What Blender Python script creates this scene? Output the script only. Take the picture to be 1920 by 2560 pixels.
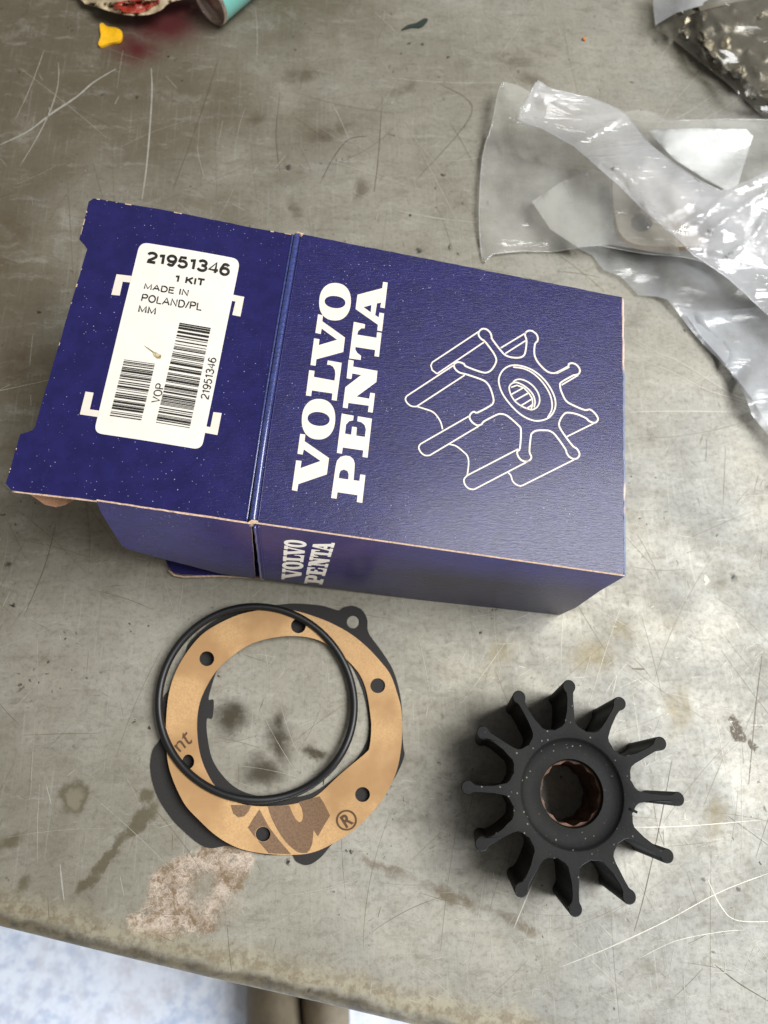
import bpy, bmesh, math, random
from math import radians, sin, cos, pi, hypot, atan2
from mathutils import Vector, Matrix, noise
from mathutils.geometry import delaunay_2d_cdt, tessellate_polygon
random.seed(7)
for o in list(bpy.data.objects): bpy.data.objects.remove(o)
S = bpy.context.scene
COL = S.collection

# ------------------------------------------------------------------ camera
PW, PH, FPX, CH = 1920.0, 2560.0, 1777.0, 0.335     # photo size, focal length in its pixels, camera height over the bench (m)
NAD = (820.0, 1880.0)                               # image point straight below the camera
def _rot():
    n = Vector((NAD[0]-PW/2, -(NAD[1]-PH/2), -FPX)).normalized()
    z = -n; up = Vector((0, 1, 0)); y = (up - z*up.dot(z)).normalized(); x = y.cross(z)
    return Matrix((x, y, z))
ROT = _rot(); CAM = Vector((0, 0, CH))
def ray(px, py): return ROT @ Vector((px-PW/2, -(py-PH/2), -FPX))
def at(px, py, z=0.0):
    d = ray(px, py); return CAM + d*((z-CH)/d.z)
def on(plane, px, py, off=0.0):
    n, c = plane; d = ray(px, py)
    return CAM + d*(n.dot(c-CAM)/n.dot(d)) + n*off
cd = bpy.data.cameras.new('camera'); co = bpy.data.objects.new('camera', cd); COL.objects.link(co)
co.matrix_world = Matrix.Translation(CAM) @ ROT.to_4x4()
cd.sensor_fit = 'VERTICAL'; cd.sensor_height = 36.0; cd.lens = FPX/PH*36.0
cd.clip_start = 0.01; cd.clip_end = 20
cd.dof.use_dof = True; cd.dof.focus_distance = 0.275; cd.dof.aperture_fstop = 13
S.camera = co

# ------------------------------------------------------------------ light
w = bpy.data.worlds.new("World"); S.world = w; w.use_nodes = True
bg = w.node_tree.nodes['Background']; bg.inputs[0].default_value = (0.95, 0.92, 0.86, 1); bg.inputs[1].default_value = 0.22
def lamp(name, loc, target, sx, sy, power, color):
    l = bpy.data.lights.new(name, 'AREA'); l.shape = 'RECTANGLE'; l.size = sx; l.size_y = sy; l.energy = power; l.color = color
    o = bpy.data.objects.new(name, l); COL.objects.link(o); o.location = loc
    o.rotation_euler = (Vector(target)-Vector(loc)).to_track_quat('-Z', 'Y').to_euler()
    return o
lamp('door_daylight', (1.15, 0.12, 1.8), (0.05, 0.0, 0.0), 1.25, 1.1, 57.0, (0.98, 0.985, 0.98))
lamp('floor_fill', (0.9, -1.7, -0.25), (-0.1, -0.5, -0.9), 1.4, .5, 62.0, (0.86, 0.93, 1.0))  # added unseen lamp below bench height, only brightens the floor
S.view_settings.view_transform = 'Standard'; S.view_settings.look = 'None'
S.view_settings.exposure = 0.36; S.view_settings.gamma = 1.0
S.render.engine = 'CYCLES'
S.cycles.max_bounces = 12; S.cycles.transparent_max_bounces = 24
S.render.resolution_x = 768; S.render.resolution_y = 1024

# ------------------------------------------------------------------ materials
def lin(r, g, b):
    f = lambda c: (c/255)/12.92 if c/255 <= .04045 else ((c/255+.055)/1.055)**2.4
    return (f(r), f(g), f(b), 1)
class NT:
    def __init__(s, name):
        s.m = bpy.data.materials.new(name); s.m.use_nodes = True; s.t = s.m.node_tree; s.n = s.t.nodes; s.l = s.t.links
        s.b = s.n['Principled BSDF']; s.out = s.n['Material Output']
        s.tc = s.n.new('ShaderNodeTexCoord'); s.co = s.tc.outputs['Object']
    def link(s, a, b): s.l.new(a, b)
    def setv(s, sock, v):
        if hasattr(v, 'is_linked') or isinstance(v, bpy.types.NodeSocket): s.l.new(v, sock)
        else: sock.default_value = v
    def noise(s, scale, detail=4, rough=.55, vec=None, dist=0.0, col=False):
        n = s.n.new('ShaderNodeTexNoise'); n.inputs['Scale'].default_value = scale; n.inputs['Detail'].default_value = detail
        n.inputs['Roughness'].default_value = rough; n.inputs['Distortion'].default_value = dist
        s.l.new(vec if vec is not None else s.co, n.inputs['Vector']); return n.outputs['Color' if col else 'Fac']
    def voro(s, scale, vec=None, feature='F1', rand=1.0, out='Distance'):
        n = s.n.new('ShaderNodeTexVoronoi'); n.feature = feature; n.inputs['Scale'].default_value = scale
        n.inputs['Randomness'].default_value = rand; s.l.new(vec if vec is not None else s.co, n.inputs['Vector']); return n.outputs[out]
    def ramp(s, v, a, b, lo=0.0, hi=1.0, smooth=True):
        n = s.n.new('ShaderNodeMapRange'); n.interpolation_type = 'SMOOTHSTEP' if smooth else 'LINEAR'
        s.setv(n.inputs['Value'], v); n.inputs['From Min'].default_value = a; n.inputs['From Max'].default_value = b
        n.inputs['To Min'].default_value = lo; n.inputs['To Max'].default_value = hi; return n.outputs['Result']
    def math(s, op, a, b=0.0, c=None, clamp=False):
        n = s.n.new('ShaderNodeMath'); n.operation = op; n.use_clamp = clamp
        s.setv(n.inputs[0], a); s.setv(n.inputs[1], b)
        if c is not None: s.setv(n.inputs[2], c)
        return n.outputs[0]
    def mix(s, f, a, b, mode='MIX'):
        n = s.n.new('ShaderNodeMix'); n.data_type = 'RGBA'; n.blend_type = mode
        s.setv(n.inputs[0], f); s.setv(n.inputs[6], a); s.setv(n.inputs[7], b); return n.outputs[2]
    def mapping(s, loc=(0,0,0), rot=(0,0,0), scale=(1,1,1), vec=None, kind='POINT'):
        n = s.n.new('ShaderNodeMapping'); n.vector_type = kind; s.l.new(vec if vec is not None else s.co, n.inputs['Vector'])
        n.inputs['Location'].default_value = loc; n.inputs['Rotation'].default_value = rot; n.inputs['Scale'].default_value = scale
        return n.outputs[0]
    def vmath(s, op, a, b=None):
        n = s.n.new('ShaderNodeVectorMath'); n.operation = op; s.setv(n.inputs[0], a)
        if b is not None: s.setv(n.inputs[3 if op == 'SCALE' else 1], b)
        return n.outputs['Value' if op in ('LENGTH', 'DISTANCE') else 'Vector']
    def bump(s, h, strength=.3, dist=.0005, prev=None):
        n = s.n.new('ShaderNodeBump'); n.inputs['Strength'].default_value = strength; n.inputs['Distance'].default_value = dist
        s.l.new(h, n.inputs['Height'])
        if prev is not None: s.l.new(prev, n.inputs['Normal'])
        return n.outputs[0]
    def fin(s, color=None, rough=None, metal=None, normal=None, **kw):
        if color is not None: s.setv(s.b.inputs['Base Color'], color)
        if rough is not None: s.setv(s.b.inputs['Roughness'], rough)
        if metal is not None: s.setv(s.b.inputs['Metallic'], metal)
        if normal is not None: s.l.new(normal, s.b.inputs['Normal'])
        for k, v in kw.items(): s.setv(s.b.inputs[k.replace('_', ' ')], v)
        return s.m

E0_ = at(0, 2326); E1_ = at(984, 2563); EN_ = Vector(((E1_-E0_).y, -(E1_-E0_).x, 0)).normalized()
if EN_.y > 0: EN_ = -EN_
def table_material():
    t = NT('bench_steel')
    warp = t.vmath('SCALE', t.vmath('SUBTRACT', t.noise(60, 5, .65, col=True), (.5, .5, .5)), .012)
    wco = t.vmath('ADD', t.co, warp)
    warp2 = t.vmath('SCALE', t.vmath('SUBTRACT', t.noise(220, 4, .7, col=True), (.5, .5, .5)), .005)
    wco2 = t.vmath('ADD', wco, warp2)
    base = t.mix(t.ramp(t.noise(9, 4, .6), .3, .7), lin(144, 140, 127), lin(164, 160, 148))
    # cooler zinc grey on the door side; light falloff to far left painted browner
    pos = t.n.new('ShaderNodeSeparateXYZ'); t.l.new(t.co, pos.inputs[0])
    side = t.math('ADD', t.math('MULTIPLY', pos.outputs[0], 3.4), t.math('MULTIPLY', pos.outputs[1], -1.5))
    side = t.math('ADD', side, t.math('MULTIPLY', t.math('SUBTRACT', t.noise(12, 3, .6), .5), 1.6))
    base = t.mix(t.ramp(side, -.1, .9), base, lin(150, 150, 146))
    base = t.mix(t.ramp(side, -.15, -1.2), base, lin(110, 101, 84))
    base = t.mix(t.ramp(t.noise(30, 6, .7, wco), .54, .70, 0, .35), base, lin(182, 181, 170))
    base = t.mix(t.ramp(t.noise(42, 6, .72, wco), .50, .70, 0, .34), base, lin(108, 102, 86))
    base = t.mix(t.ramp(t.noise(120, 5, .75, wco2), .48, .72, 0, .24), base, lin(96, 90, 76))
    base = t.mix(t.ramp(t.noise(400, 3, .7), .46, .74, 0, .3), base, lin(86, 81, 70))
    base = t.mix(t.ramp(t.noise(500, 3, .7, t.mapping((.3, .1, 0))), .6, .8, 0, .15), base, lin(200, 198, 190))
    # smeared grime and rubbed patches
    sm1 = t.noise(40, 9, .82, t.mapping(rot=(0, 0, .5), scale=(1, 4.5, 1), vec=wco))
    base = t.mix(t.ramp(sm1, .50, .66, 0, .36), base, lin(98, 92, 76))
    sm2 = t.noise(34, 9, .8, t.mapping(loc=(2, 5, 0), rot=(0, 0, -.7), scale=(1, 4.0, 1), vec=wco))
    base = t.mix(t.ramp(sm2, .52, .66, 0, .28), base, lin(186, 186, 178))
    sm3 = t.noise(260, 6, .8, t.mapping(loc=(1, 2, 0), rot=(0, 0, 1.2), scale=(1, 2.2, 1), vec=wco2))
    base = t.mix(t.ramp(sm3, .52, .68, 0, .25), base, lin(92, 88, 76))
    # directional fine brush haze
    for k, (rz, sc) in enumerate(((.35, (900, 25, 1)), (-.9, (700, 22, 1)), (1.35, (800, 30, 1)))):
        v = t.mapping(rot=(0, 0, rz), scale=sc)
        f = t.noise(1, 2, .5, v)
        base = t.mix(t.ramp(f, .60, .76, 0, .13), base, lin(200, 200, 194) if k != 1 else lin(84, 80, 70))
    # sparse dark specks
    v = t.voro(170, wco2); base = t.mix(t.math('MULTIPLY', t.ramp(v, .14, .05), t.ramp(t.noise(14, 2), .48, .62)), base, lin(52, 47, 38))
    v = t.voro(55, wco2); base = t.mix(t.math('MULTIPLY', t.ramp(v, .085, .03), t.ramp(t.noise(11, 2, vec=t.mapping((3, 1, 0))), .42, .6)), base, lin(40, 38, 32))
    def blob(px, py, rx, ry, deg, hard=.5):          # rx, ry in millimetres
        c = at(px, py)
        m = t.mapping((c.x, c.y, 0), (0, 0, radians(deg)), (rx/1000, ry/1000, 1), vec=wco2, kind='TEXTURE')
        return t.ramp(t.vmath('LENGTH', t.vmath('MULTIPLY', m, (1, 1, 0))), 1.0, hard)
    def paint(base, blobs, color, amt, grain=None):
        f = None
        for b in blobs:
            k = blob(*b); f = k if f is None else t.math('MAXIMUM', f, k)
        if grain: f = t.math('MULTIPLY', f, grain)
        return t.mix(t.math('MULTIPLY', f, amt), base, color), f
    g1 = t.ramp(t.noise(90, 5, .7, wco), .3, .6)
    oil = lin(78, 66, 46)
    base, _ = paint(base, [(760, 190, 26, 7, 15, .2), (830, 330, 10, 22, -60, .2), (1280, 150, 22, 12, 0, .1), (1010, 220, 18, 6, 40, .1),
                           (640, 300, 10, 10, 0, 0), (1330, 200, 16, 8, -20, .1), (905, 470, 7, 14, -20, .1), (735, 520, 5, 14, 10, .1)], oil, .55, g1)
    base, _ = paint(base, [(40, 1130, 22, 14, 0, 0), (60, 900, 20, 30, 0, 0), (30, 600, 20, 40, 0, 0)], lin(84, 68, 46), .5, g1)  # brown shadow left of the flap, painted into the bench colour
    base, _ = paint(base, [(1480, 1640, 18, 14, 0, .1), (1700, 1780, 20, 10, 60, .1), (1790, 2050, 9, 16, 0, .1), (1560, 1580, 12, 10, 0, .1), (1250, 1640, 14, 9, 30, .1)], lin(128, 116, 84), .6, g1)
    # ring gasket centre: grease marks
    base, _ = paint(base, [(700, 1850, 8.5, 15, 12, .1), (655, 1930, 13, 10, -10, .15), (700, 1800, 5.5, 7, 0, 0), (790, 1880, 8, 4, -14, .3), (575, 1790, 11, 10, 0, .2)], lin(68, 62, 48), .95,
                    t.ramp(t.noise(140, 5, .7), .18, .48))
    # drip trail running to the edge, lower left
    base, _ = paint(base, [(350, 2055, 14, 3.6, 46, .5), (270, 2140, 14, 3.0, 52, .5), (215, 2215, 9, 3.2, 42, .4), (185, 1985, 6.5, 8.5, 15, .55), (370, 1990, 4, 4, 0, .4), (25, 2100, 9, 5, 20, .2), (60, 2210, 6, 4, 40, .1)], lin(94, 86, 66), .8)
    base, _ = paint(base, [(185, 1988, 4.2, 6.0, 15, .5)], lin(140, 134, 116), .8)
    base, _ = paint(base, [(960, 2170, 20, 3.4, -22, .3), (1130, 2240, 22, 3.6, -20, .3), (1300, 2310, 16, 4, -25, .2)], lin(96, 82, 62), .75, g1)
    base, _ = paint(base, [(1845, 1830, 3.6, 6.0, 20, .6), (1880, 1860, 2.4, 5, 5, .5), (1830, 1800, 2, 3.4, 0, .5)], lin(70, 60, 48), .85, t.ramp(t.noise(500, 3, .7), .3, .5))
    base, _ = paint(base, [(1127, 612, 1.5, 3.2, 0, .3), (1105, 438, 1.6, 1.5, 0, .3), (1090, 470, .9, 1.6, 0, .3), (734, 124, .9, .9, 0, .3), (978, 34, .9, .9, 0, .3), (723, 418, 1.8, 1.8, 0, .1), (1150, 633, .8, 1.2, 0, .2),
                           (476, 2130, 1.0, 1.5, 0, .3), (475, 2128, 1, 1.4, 0, .3), (880, 2138, 1.3, 1.1, 0, .3), (1830, 1443, 2, 3.2, 20, .1), (1710, 825, 1.6, 1.2, 0, .1), (1048, 632, 2.8, 2.2, 0, .2), (20, 1410, 3, 2.4, 0, 0), (1630, 158, 1, 1, 0, .2)], lin(38, 40, 34), .85)
    # red reflection beside the can painted into the bench colour, then a pale fleck
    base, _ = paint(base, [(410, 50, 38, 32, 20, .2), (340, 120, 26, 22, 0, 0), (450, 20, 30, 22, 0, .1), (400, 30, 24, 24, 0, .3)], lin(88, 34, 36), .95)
    base, _ = paint(base, [(1770, 1455, 1.6, 2.6, 0, .5)], lin(212, 205, 188), .8)
    # dried pink-grey paint crust, lower left
    cr = [(470, 2200, 21, 12, 25, .72), (560, 2150, 14, 12, 20, .72), (420, 2290, 18, 9.5, 5, .75), (520, 2240, 16, 15, 60, .7), (370, 2285, 10, 5, 10, .7), (590, 2160, 6, 15, 0, .7)]
    crust = lin(186, 166, 150)
    n1 = t.noise(260, 6, .78, wco)
    g = t.ramp(n1, .36, .6)
    cc = t.mix(t.ramp(t.noise(130, 8, .85, wco2), .40, .60), lin(222, 208, 194), lin(140, 120, 96))
    cc = t.mix(t.ramp(n1, .50, .34, 0, .8), cc, lin(126, 112, 94))
    f = None
    for b in cr:
        k = blob(*b); f = k if f is None else t.math('MAXIMUM', f, k)
    core = t.math('MAXIMUM', t.math('MAXIMUM', blob(505, 2225, 9, 12, -20, .2), blob(590, 2300, 12, 14, 0, .3)), 0.0)
    fm = t.math('MULTIPLY', f, t.math('SUBTRACT', 1.0, t.math('MULTIPLY', core, .7)))
    base = t.mix(t.math('MULTIPLY', t.math('MULTIPLY', fm, t.ramp(n1, .30, .48, .3, 1)), .95), base, cc)
    # grime and rubbed metal along the rolled lip
    lip = t.n.new('ShaderNodeVectorMath'); lip.operation = 'DOT_PRODUCT'; t.l.new(t.vmath('SUBTRACT', wco, tuple(E0_)), lip.inputs[0]); lip.inputs[1].default_value = tuple(EN_)
    ld = lip.outputs['Value']
    base = t.mix(t.math('MULTIPLY', t.math('MULTIPLY', t.ramp(ld, -.018, -.008), t.ramp(ld, -.0045, -.008)), .6), base, t.mix(t.ramp(t.noise(200, 5, .7), .4, .6), lin(176, 168, 142), lin(136, 122, 94)))
    base = t.mix(t.math('MULTIPLY', t.ramp(ld, -.0065, -.0035), .75), base, t.mix(t.ramp(t.noise(120, 5, .7), .4, .62), lin(104, 92, 68), lin(58, 48, 36)))
    rough = t.ramp(t.noise(25, 5, .7), .3, .7, .52, .70)
    rough = t.math('ADD', rough, t.math('MULTIPLY', f, .3))
    h = t.math('ADD', t.noise(180, 6, .7), t.math('MULTIPLY', t.noise(900, 3, .6), .3))
    h = t.math('ADD', h, t.math('MULTIPLY', t.math('MULTIPLY', n1, f), 3.0))
    nb = t.bump(h, .3, .0003)
    nb = t.bump(t.noise(14, 2, .5), .25, .004, nb)
    return t.fin(base, rough, .52, nb, IOR=1.45, Specular_IOR_Level=.35)

def scratch_mat(name, col, rough, metal):
    t = NT(name); return t.fin(t.mix(t.noise(300, 3), col, tuple(c*.75 for c in col[:3])+(1,)), rough, metal)

def box_material(name, edge=None, ax='x'):
    t = NT(name)
    v = t.mapping(rot=(0, 0, radians(8)), scale=(330, 1500, 400))
    h = t.noise(1, 3, .6, v, dist=1.0)
    h2 = t.noise(140, 3, .6)
    base = t.mix(t.ramp(h2, .3, .7), lin(24, 22, 74), lin(30, 28, 86))
    d = t.voro(650); dm = t.math('MULTIPLY', t.ramp(d, .17, .09), t.ramp(t.noise(900, 1, vec=t.mapping((5, 3, 0))), .52, .6))
    dm = t.math('MULTIPLY', dm, t.ramp(t.noise(25, 3), .4, .62))
    base = t.mix(t.math('MULTIPLY', dm, .7), base, lin(190, 194, 215))
    sc = t.noise(1, 3, .7, t.mapping(rot=(0, 0, .1), scale=(900, 90, 300)))
    base = t.mix(t.math('MULTIPLY', t.ramp(sc, .66, .8), t.ramp(t.noise(18, 2), .5, .7)), base, lin(100, 108, 165))
    nb = t.bump(h, .5, .0003)
    return t.fin(base, .34, 0.0, nb, Coat_Weight=.16, Coat_Roughness=.16, Specular_IOR_Level=.35)

def flat(name, col, rough=.5, metal=0.0, var=.12, scale=300, bump=.15, bd=.0002, **kw):
    t = NT(name); dk = tuple(c*(1-var*2) for c in col[:3])+(1,)
    n = t.noise(scale, 5, .65)
    return t.fin(t.mix(t.ramp(n, .35, .7), col, dk), rough, metal, t.bump(n, bump, bd), **kw)

M = {}
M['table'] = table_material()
M['light_scratch'] = scratch_mat('bright_scratch', lin(184, 181, 170), .4, .3)
M['dull_scratch'] = scratch_mat('worn_scratch', lin(186, 182, 168), .45, .2)
M['dark_scratch'] = scratch_mat('dark_scratch', lin(84, 78, 62), .5, .2)
M['faint_scratch'] = scratch_mat('faint_dark_scratch', lin(112, 103, 82), .5, .2)
M['blue'] = box_material('blue_print_card')
M['kraft'] = flat('kraft_card', lin(150, 108, 78), .8, scale=500, bump=.3)
M['card_edge'] = flat('raw_card_edge', lin(206, 176, 150), .85, scale=900, var=.2, bump=.4)
M['crease'] = flat('creased_blue_card', lin(56, 68, 130), .22, scale=700, var=.3, bump=.6, Coat_Weight=1.0, Coat_Roughness=.12)
t = NT('worn_lit_edge'); pn = t.noise(22, 3, .6)
M['worn_lit'] = t.fin(t.mix(t.ramp(pn, .46, .54), lin(112, 122, 150), t.mix(t.noise(500, 3), lin(190, 150, 128), lin(226, 214, 205))), .4, 0, t.bump(t.noise(900, 4), .6, .0003))  # bare tan card mixed with pale blue edge highlights painted in
M['ink_white'] = flat('white_print', lin(226, 216, 202), .45, var=.03)
M['label'] = flat('label_paper', lin(230, 225, 215), .5, var=.03, scale=120)
t = NT('label_ink'); n = t.voro(1500)
M['ink'] = t.fin(t.mix(t.ramp(t.noise(1600, 2, .6), .56, .66, 0, .1), lin(24, 22, 22), lin(160, 154, 144)), .5)
t = NT('smear'); M['smear'] = t.fin(t.mix(t.ramp(t.noise(700, 4), .4, .6), lin(196, 184, 150), lin(130, 112, 60)), .7)
# gasket paper
t = NT('gasket_paper'); n = t.noise(1200, 4, .7); n2 = t.noise(40, 3)
M['paper'] = t.fin(t.mix(t.ramp(n, .3, .8), t.mix(t.ramp(n2, .4, .65), lin(200, 162, 113), lin(166, 128, 84)), lin(172, 134, 90)), .72, 0, t.bump(n, .2, .0001))
t = NT('gasket_print'); n = t.noise(1300, 4, .7)
M['print'] = t.fin(t.mix(t.ramp(n, .35, .7), lin(122, 92, 64), lin(94, 70, 48)), .65)
M['print_dark'] = flat('gasket_small_print', lin(86, 60, 34), .6)
M['black_gasket'] = flat('dark_fibre_gasket', lin(40, 38, 37), .8, scale=1400, bump=.3, var=.18)
M['oring'] = flat('nitrile', lin(16, 17, 18), .42, scale=900, var=.1, bump=.1)
def rubber():
    t = NT('impeller_rubber'); n = t.noise(900, 4, .7)
    d = t.voro(380); dm = t.math('MULTIPLY', t.ramp(d, .17, .09), t.ramp(t.noise(700, 1, vec=t.mapping((7, 1, 0))), .48, .56))
    d2 = t.voro(900); dm2 = t.math('MULTIPLY', t.ramp(d2, .12, .06), t.ramp(t.noise(300, 1, vec=t.mapping((2, 9, 0))), .55, .62))
    dm = t.math('MAXIMUM', dm, t.math('MULTIPLY', dm2, .5))
    base = t.mix(t.ramp(n, .3, .7), lin(15, 16, 16), lin(22, 23, 23))
    base = t.mix(t.ramp(t.noise(45, 4, .6), .45, .7, 0, .5), base, lin(32, 30, 24))
    base = t.mix(t.math('MULTIPLY', dm, .6), base, lin(140, 140, 130))
    return t.fin(base, .68, 0, t.bump(n, .35, .00025), Specular_IOR_Level=.25)
M['rubber'] = rubber()
t = NT('bronze_insert'); n = t.noise(180, 5, .7)
M['bronze'] = t.fin(t.mix(t.ramp(n, .4, .62), lin(96, 64, 44), lin(42, 30, 22)), .6, .2, t.bump(n, .4, .0006))

def film(name, haze, rough, scale=90, bs=.35, tint=(1, 1, 1), hc=(226, 230, 238), spec=1.3, rz=.6, st=5.0):
    t = NT(name); n = t.n
    t.l.remove(t.out.inputs[0].links[0])
    m_ = t.mapping(rot=(0, 0, rz), scale=(1, st, 1)); h = t.noise(scale, 3, .55, m_, dist=.8)
    h = t.math('ABSOLUTE', t.math('SUBTRACT', h, .5)); h2 = t.noise(scale*.6, 2, .5, t.mapping(rot=(0, 0, rz+1.3), scale=(1, st*.6, 1)))
    nb = t.bump(t.math('ADD', h, t.math('MULTIPLY', t.math('ABSOLUTE', t.math('SUBTRACT', h2, .5)), .8)), bs, .0016)
    tr = n.new('ShaderNodeBsdfTransparent'); tr.inputs[0].default_value = (*tint, 1)
    df = n.new('ShaderNodeBsdfDiffuse'); df.inputs[0].default_value = lin(*hc)
    tl = n.new('ShaderNodeBsdfTranslucent'); tl.inputs[0].default_value = lin(*hc)
    gl = n.new('ShaderNodeBsdfGlossy'); gl.inputs['Roughness'].default_value = rough; t.l.new(nb, gl.inputs['Normal'])
    fr = n.new('ShaderNodeFresnel'); fr.inputs[0].default_value = 1.5; t.l.new(nb, fr.inputs['Normal'])
    m0 = n.new('ShaderNodeMixShader'); m0.inputs[0].default_value = .4; t.l.new(df.outputs[0], m0.inputs[1]); t.l.new(tl.outputs[0], m0.inputs[2])
    m1 = n.new('ShaderNodeMixShader'); t.l.new(t.ramp(t.noise(26, 4), .3, .7, haze*.6, haze*1.4), m1.inputs[0]); t.l.new(tr.outputs[0], m1.inputs[1]); t.l.new(m0.outputs[0], m1.inputs[2])
    m2 = n.new('ShaderNodeMixShader'); t.l.new(t.math('MULTIPLY', fr.outputs[0], spec, clamp=True), m2.inputs[0]); t.l.new(m1.outputs[0], m2.inputs[1]); t.l.new(gl.outputs[0], m2.inputs[2])
    t.l.new(m2.outputs[0], t.out.inputs[0]); return t.m
M['film'] = film('clear_film', .26, .075, 28, .5, hc=(246, 246, 240))
M['film_strip'] = film('clear_film_folded', .34, .065, 30, .8, hc=(246, 247, 253), spec=1.6, rz=.75, st=6)
M['film_soft'] = film('cloudy_film', .36, .2, 24, .4, hc=(238, 242, 248), rz=.9)
M['film_dark'] = film('smoky_film', .10, .12, 30, .5, (.88, .87, .84), (196, 190, 175))
M['seam'] = film('film_weld', .55, .15, 60, .3, hc=(250, 250, 248), spec=2.5)
M['white_paper'] = flat('white_slip', lin(228, 230, 230), .7, var=.06, scale=60, bump=.6, bd=.002)
M['plate'] = flat('zinc_plate', lin(190, 182, 168), .5, .2, var=.08)
M['plate_edge'] = flat('plate_edge', lin(190, 160, 126), .5, .2)
M['foil'] = flat('dark_foil', lin(118, 114, 102), .34, .5, scale=60, var=.2, bump=.7, bd=.003)
M['gold_foil'] = flat('pale_gold_foil', lin(216, 204, 178), .22, .7, scale=260, var=.2, bump=.9, bd=.002)
M['teal'] = flat('turquoise_lacquer', lin(112, 178, 170), .3, var=.05, scale=60)
M['tin'] = flat('tin_rim', lin(196, 182, 174), .22, .9, var=.1, scale=90, bump=.2)
M['red'] = flat('red_wrapper', lin(158, 52, 34), .4, var=.25, scale=160, bump=.8, bd=.002)
M['beige'] = flat('beige_wrapper', lin(176, 158, 128), .45, var=.15, scale=160, bump=.6, bd=.002)
M['yellow'] = flat('yellow_plastic', lin(232, 176, 24), .4, var=.08, scale=400)
M['green_dark'] = flat('dark_green_chip', lin(38, 50, 44), .5)
M['orange'] = flat('orange_crumb', lin(206, 128, 60), .6)
t = NT('floor_concrete'); n = t.noise(38, 6, .72); n2 = t.noise(9, 4)
M['floor'] = t.fin(t.mix(t.ramp(n, .42, .62), lin(214, 219, 230), t.mix(t.ramp(n2, .4, .6), lin(176, 188, 210), lin(196, 196, 204))), .8)
M['boot'] = flat('tan_leather', lin(112, 100, 80), .65, var=.12, scale=60, bump=.3, bd=.002)
M['gap_shade'] = flat('boot_gap_shade', lin(70, 64, 54), .8)

# ------------------------------------------------------------------ helpers
def link(name, me, mat, parent=None, smooth=False):
    o = bpy.data.objects.new(name, me); COL.objects.link(o)
    if mat is not None: me.materials.append(mat)
    if smooth:
        for p in me.polygons: p.use_smooth = True
    if parent is not None: o.parent = parent; o.matrix_parent_inverse = parent.matrix_world.inverted() if parent.type != 'EMPTY' else Matrix.Translation(-parent.location)
    return o
def tag(o, label, cat, group=None, kind=None):
    if label: o['label'] = label
    if cat: o['category'] = cat
    if group: o['group'] = group
    if kind: o['kind'] = kind
    return o
def empty(name, loc, label, cat, group=None):
    o = bpy.data.objects.new(name, None); COL.objects.link(o); o.location = loc; o.empty_display_size = .01
    bpy.context.view_layer.update(); return tag(o, label, cat, group)
def mesh(name, vs, fs):
    me = bpy.data.meshes.new(name); me.from_pydata([tuple(v) for v in vs], [], fs); me.update(); return me
def inside(p, poly):
    x, y = p; c = False; j = len(poly)-1
    for i in range(len(poly)):
        xi, yi = poly[i]; xj, yj = poly[j]
        if (yi > y) != (yj > y) and x < (xj-xi)*(y-yi)/(yj-yi)+xi: c = not c
        j = i
    return c
def sdist(p, a, b):
    ax, ay = a; bx, by = b; dx, dy = bx-ax, by-ay; L = dx*dx+dy*dy
    t = 0 if L == 0 else max(0, min(1, ((p[0]-ax)*dx+(p[1]-ay)*dy)/L))
    return hypot(p[0]-ax-t*dx, p[1]-ay-t*dy)
def pdist(p, pl, closed=False):
    n = len(pl); return min(sdist(p, pl[i], pl[(i+1) % n]) for i in range(n if closed else n-1))
def smooth_poly(pts, n=6, closed=True):
    out = []; N = len(pts)
    for i in range(N if closed else N-1):
        g = lambda k: Vector(pts[k % N]) if closed else Vector(pts[max(0, min(N-1, k))])
        p0, p1, p2, p3 = g(i-1), g(i), g(i+1), g(i+2)
        for k in range(n):
            t = k/n
            q = .5*((2*p1)+(p2-p0)*t+(2*p0-5*p1+4*p2-p3)*t*t+(3*p1-p0-3*p2+p3)*t**3); out.append((q[0], q[1]))
    if not closed: out.append(tuple(pts[-1]))
    return out
def Z(x0, y0, s, pts): return [(x0+a*s, y0+b*s) for a, b in pts]
def resample(poly, step):
    out = []
    for i in range(len(poly)):
        a, b = poly[i], poly[(i+1) % len(poly)]; L = hypot(b[0]-a[0], b[1]-a[1]); k = max(1, int(L/step))
        out += [(a[0]+(b[0]-a[0])*j/k, a[1]+(b[1]-a[1])*j/k) for j in range(k)]
    return out
def tri2d(outer, holes=(), step=None, extra=()):
    """triangulated outline (photo-pixel units); returns points, triangles, boundary loops"""
    pts = []; edges = []; loops = []
    for lp in [outer]+list(holes):
        b = len(pts); pts += list(lp); n = len(lp); edges += [(b+i, b+(i+1) % n) for i in range(n)]; loops.append(list(range(b, b+n)))
    if step:
        xs = [p[0] for p in outer]; ys = [p[1] for p in outer]; y = min(ys); r = 0
        while y < max(ys):
            x = min(xs)+(step/2 if r % 2 else 0)
            while x < max(xs):
                q = (x+random.uniform(-.2, .2)*step, y+random.uniform(-.2, .2)*step)
                if inside(q, outer) and not any(inside(q, h) for h in holes): pts.append(q)
                x += step
            y += step*.87; r += 1
    pts += [q for q in extra if inside(q, outer)]
    v, e, f, ov, oe, of = delaunay_2d_cdt([Vector(p) for p in pts], edges, [], 0, 1e-6)
    tr = []
    for t_ in f:
        c = sum((v[i] for i in t_), Vector((0, 0)))/len(t_)
        if inside(c, outer) and not any(inside(c, h) for h in holes): tr.append(tuple(t_))
    return v, tr
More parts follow.
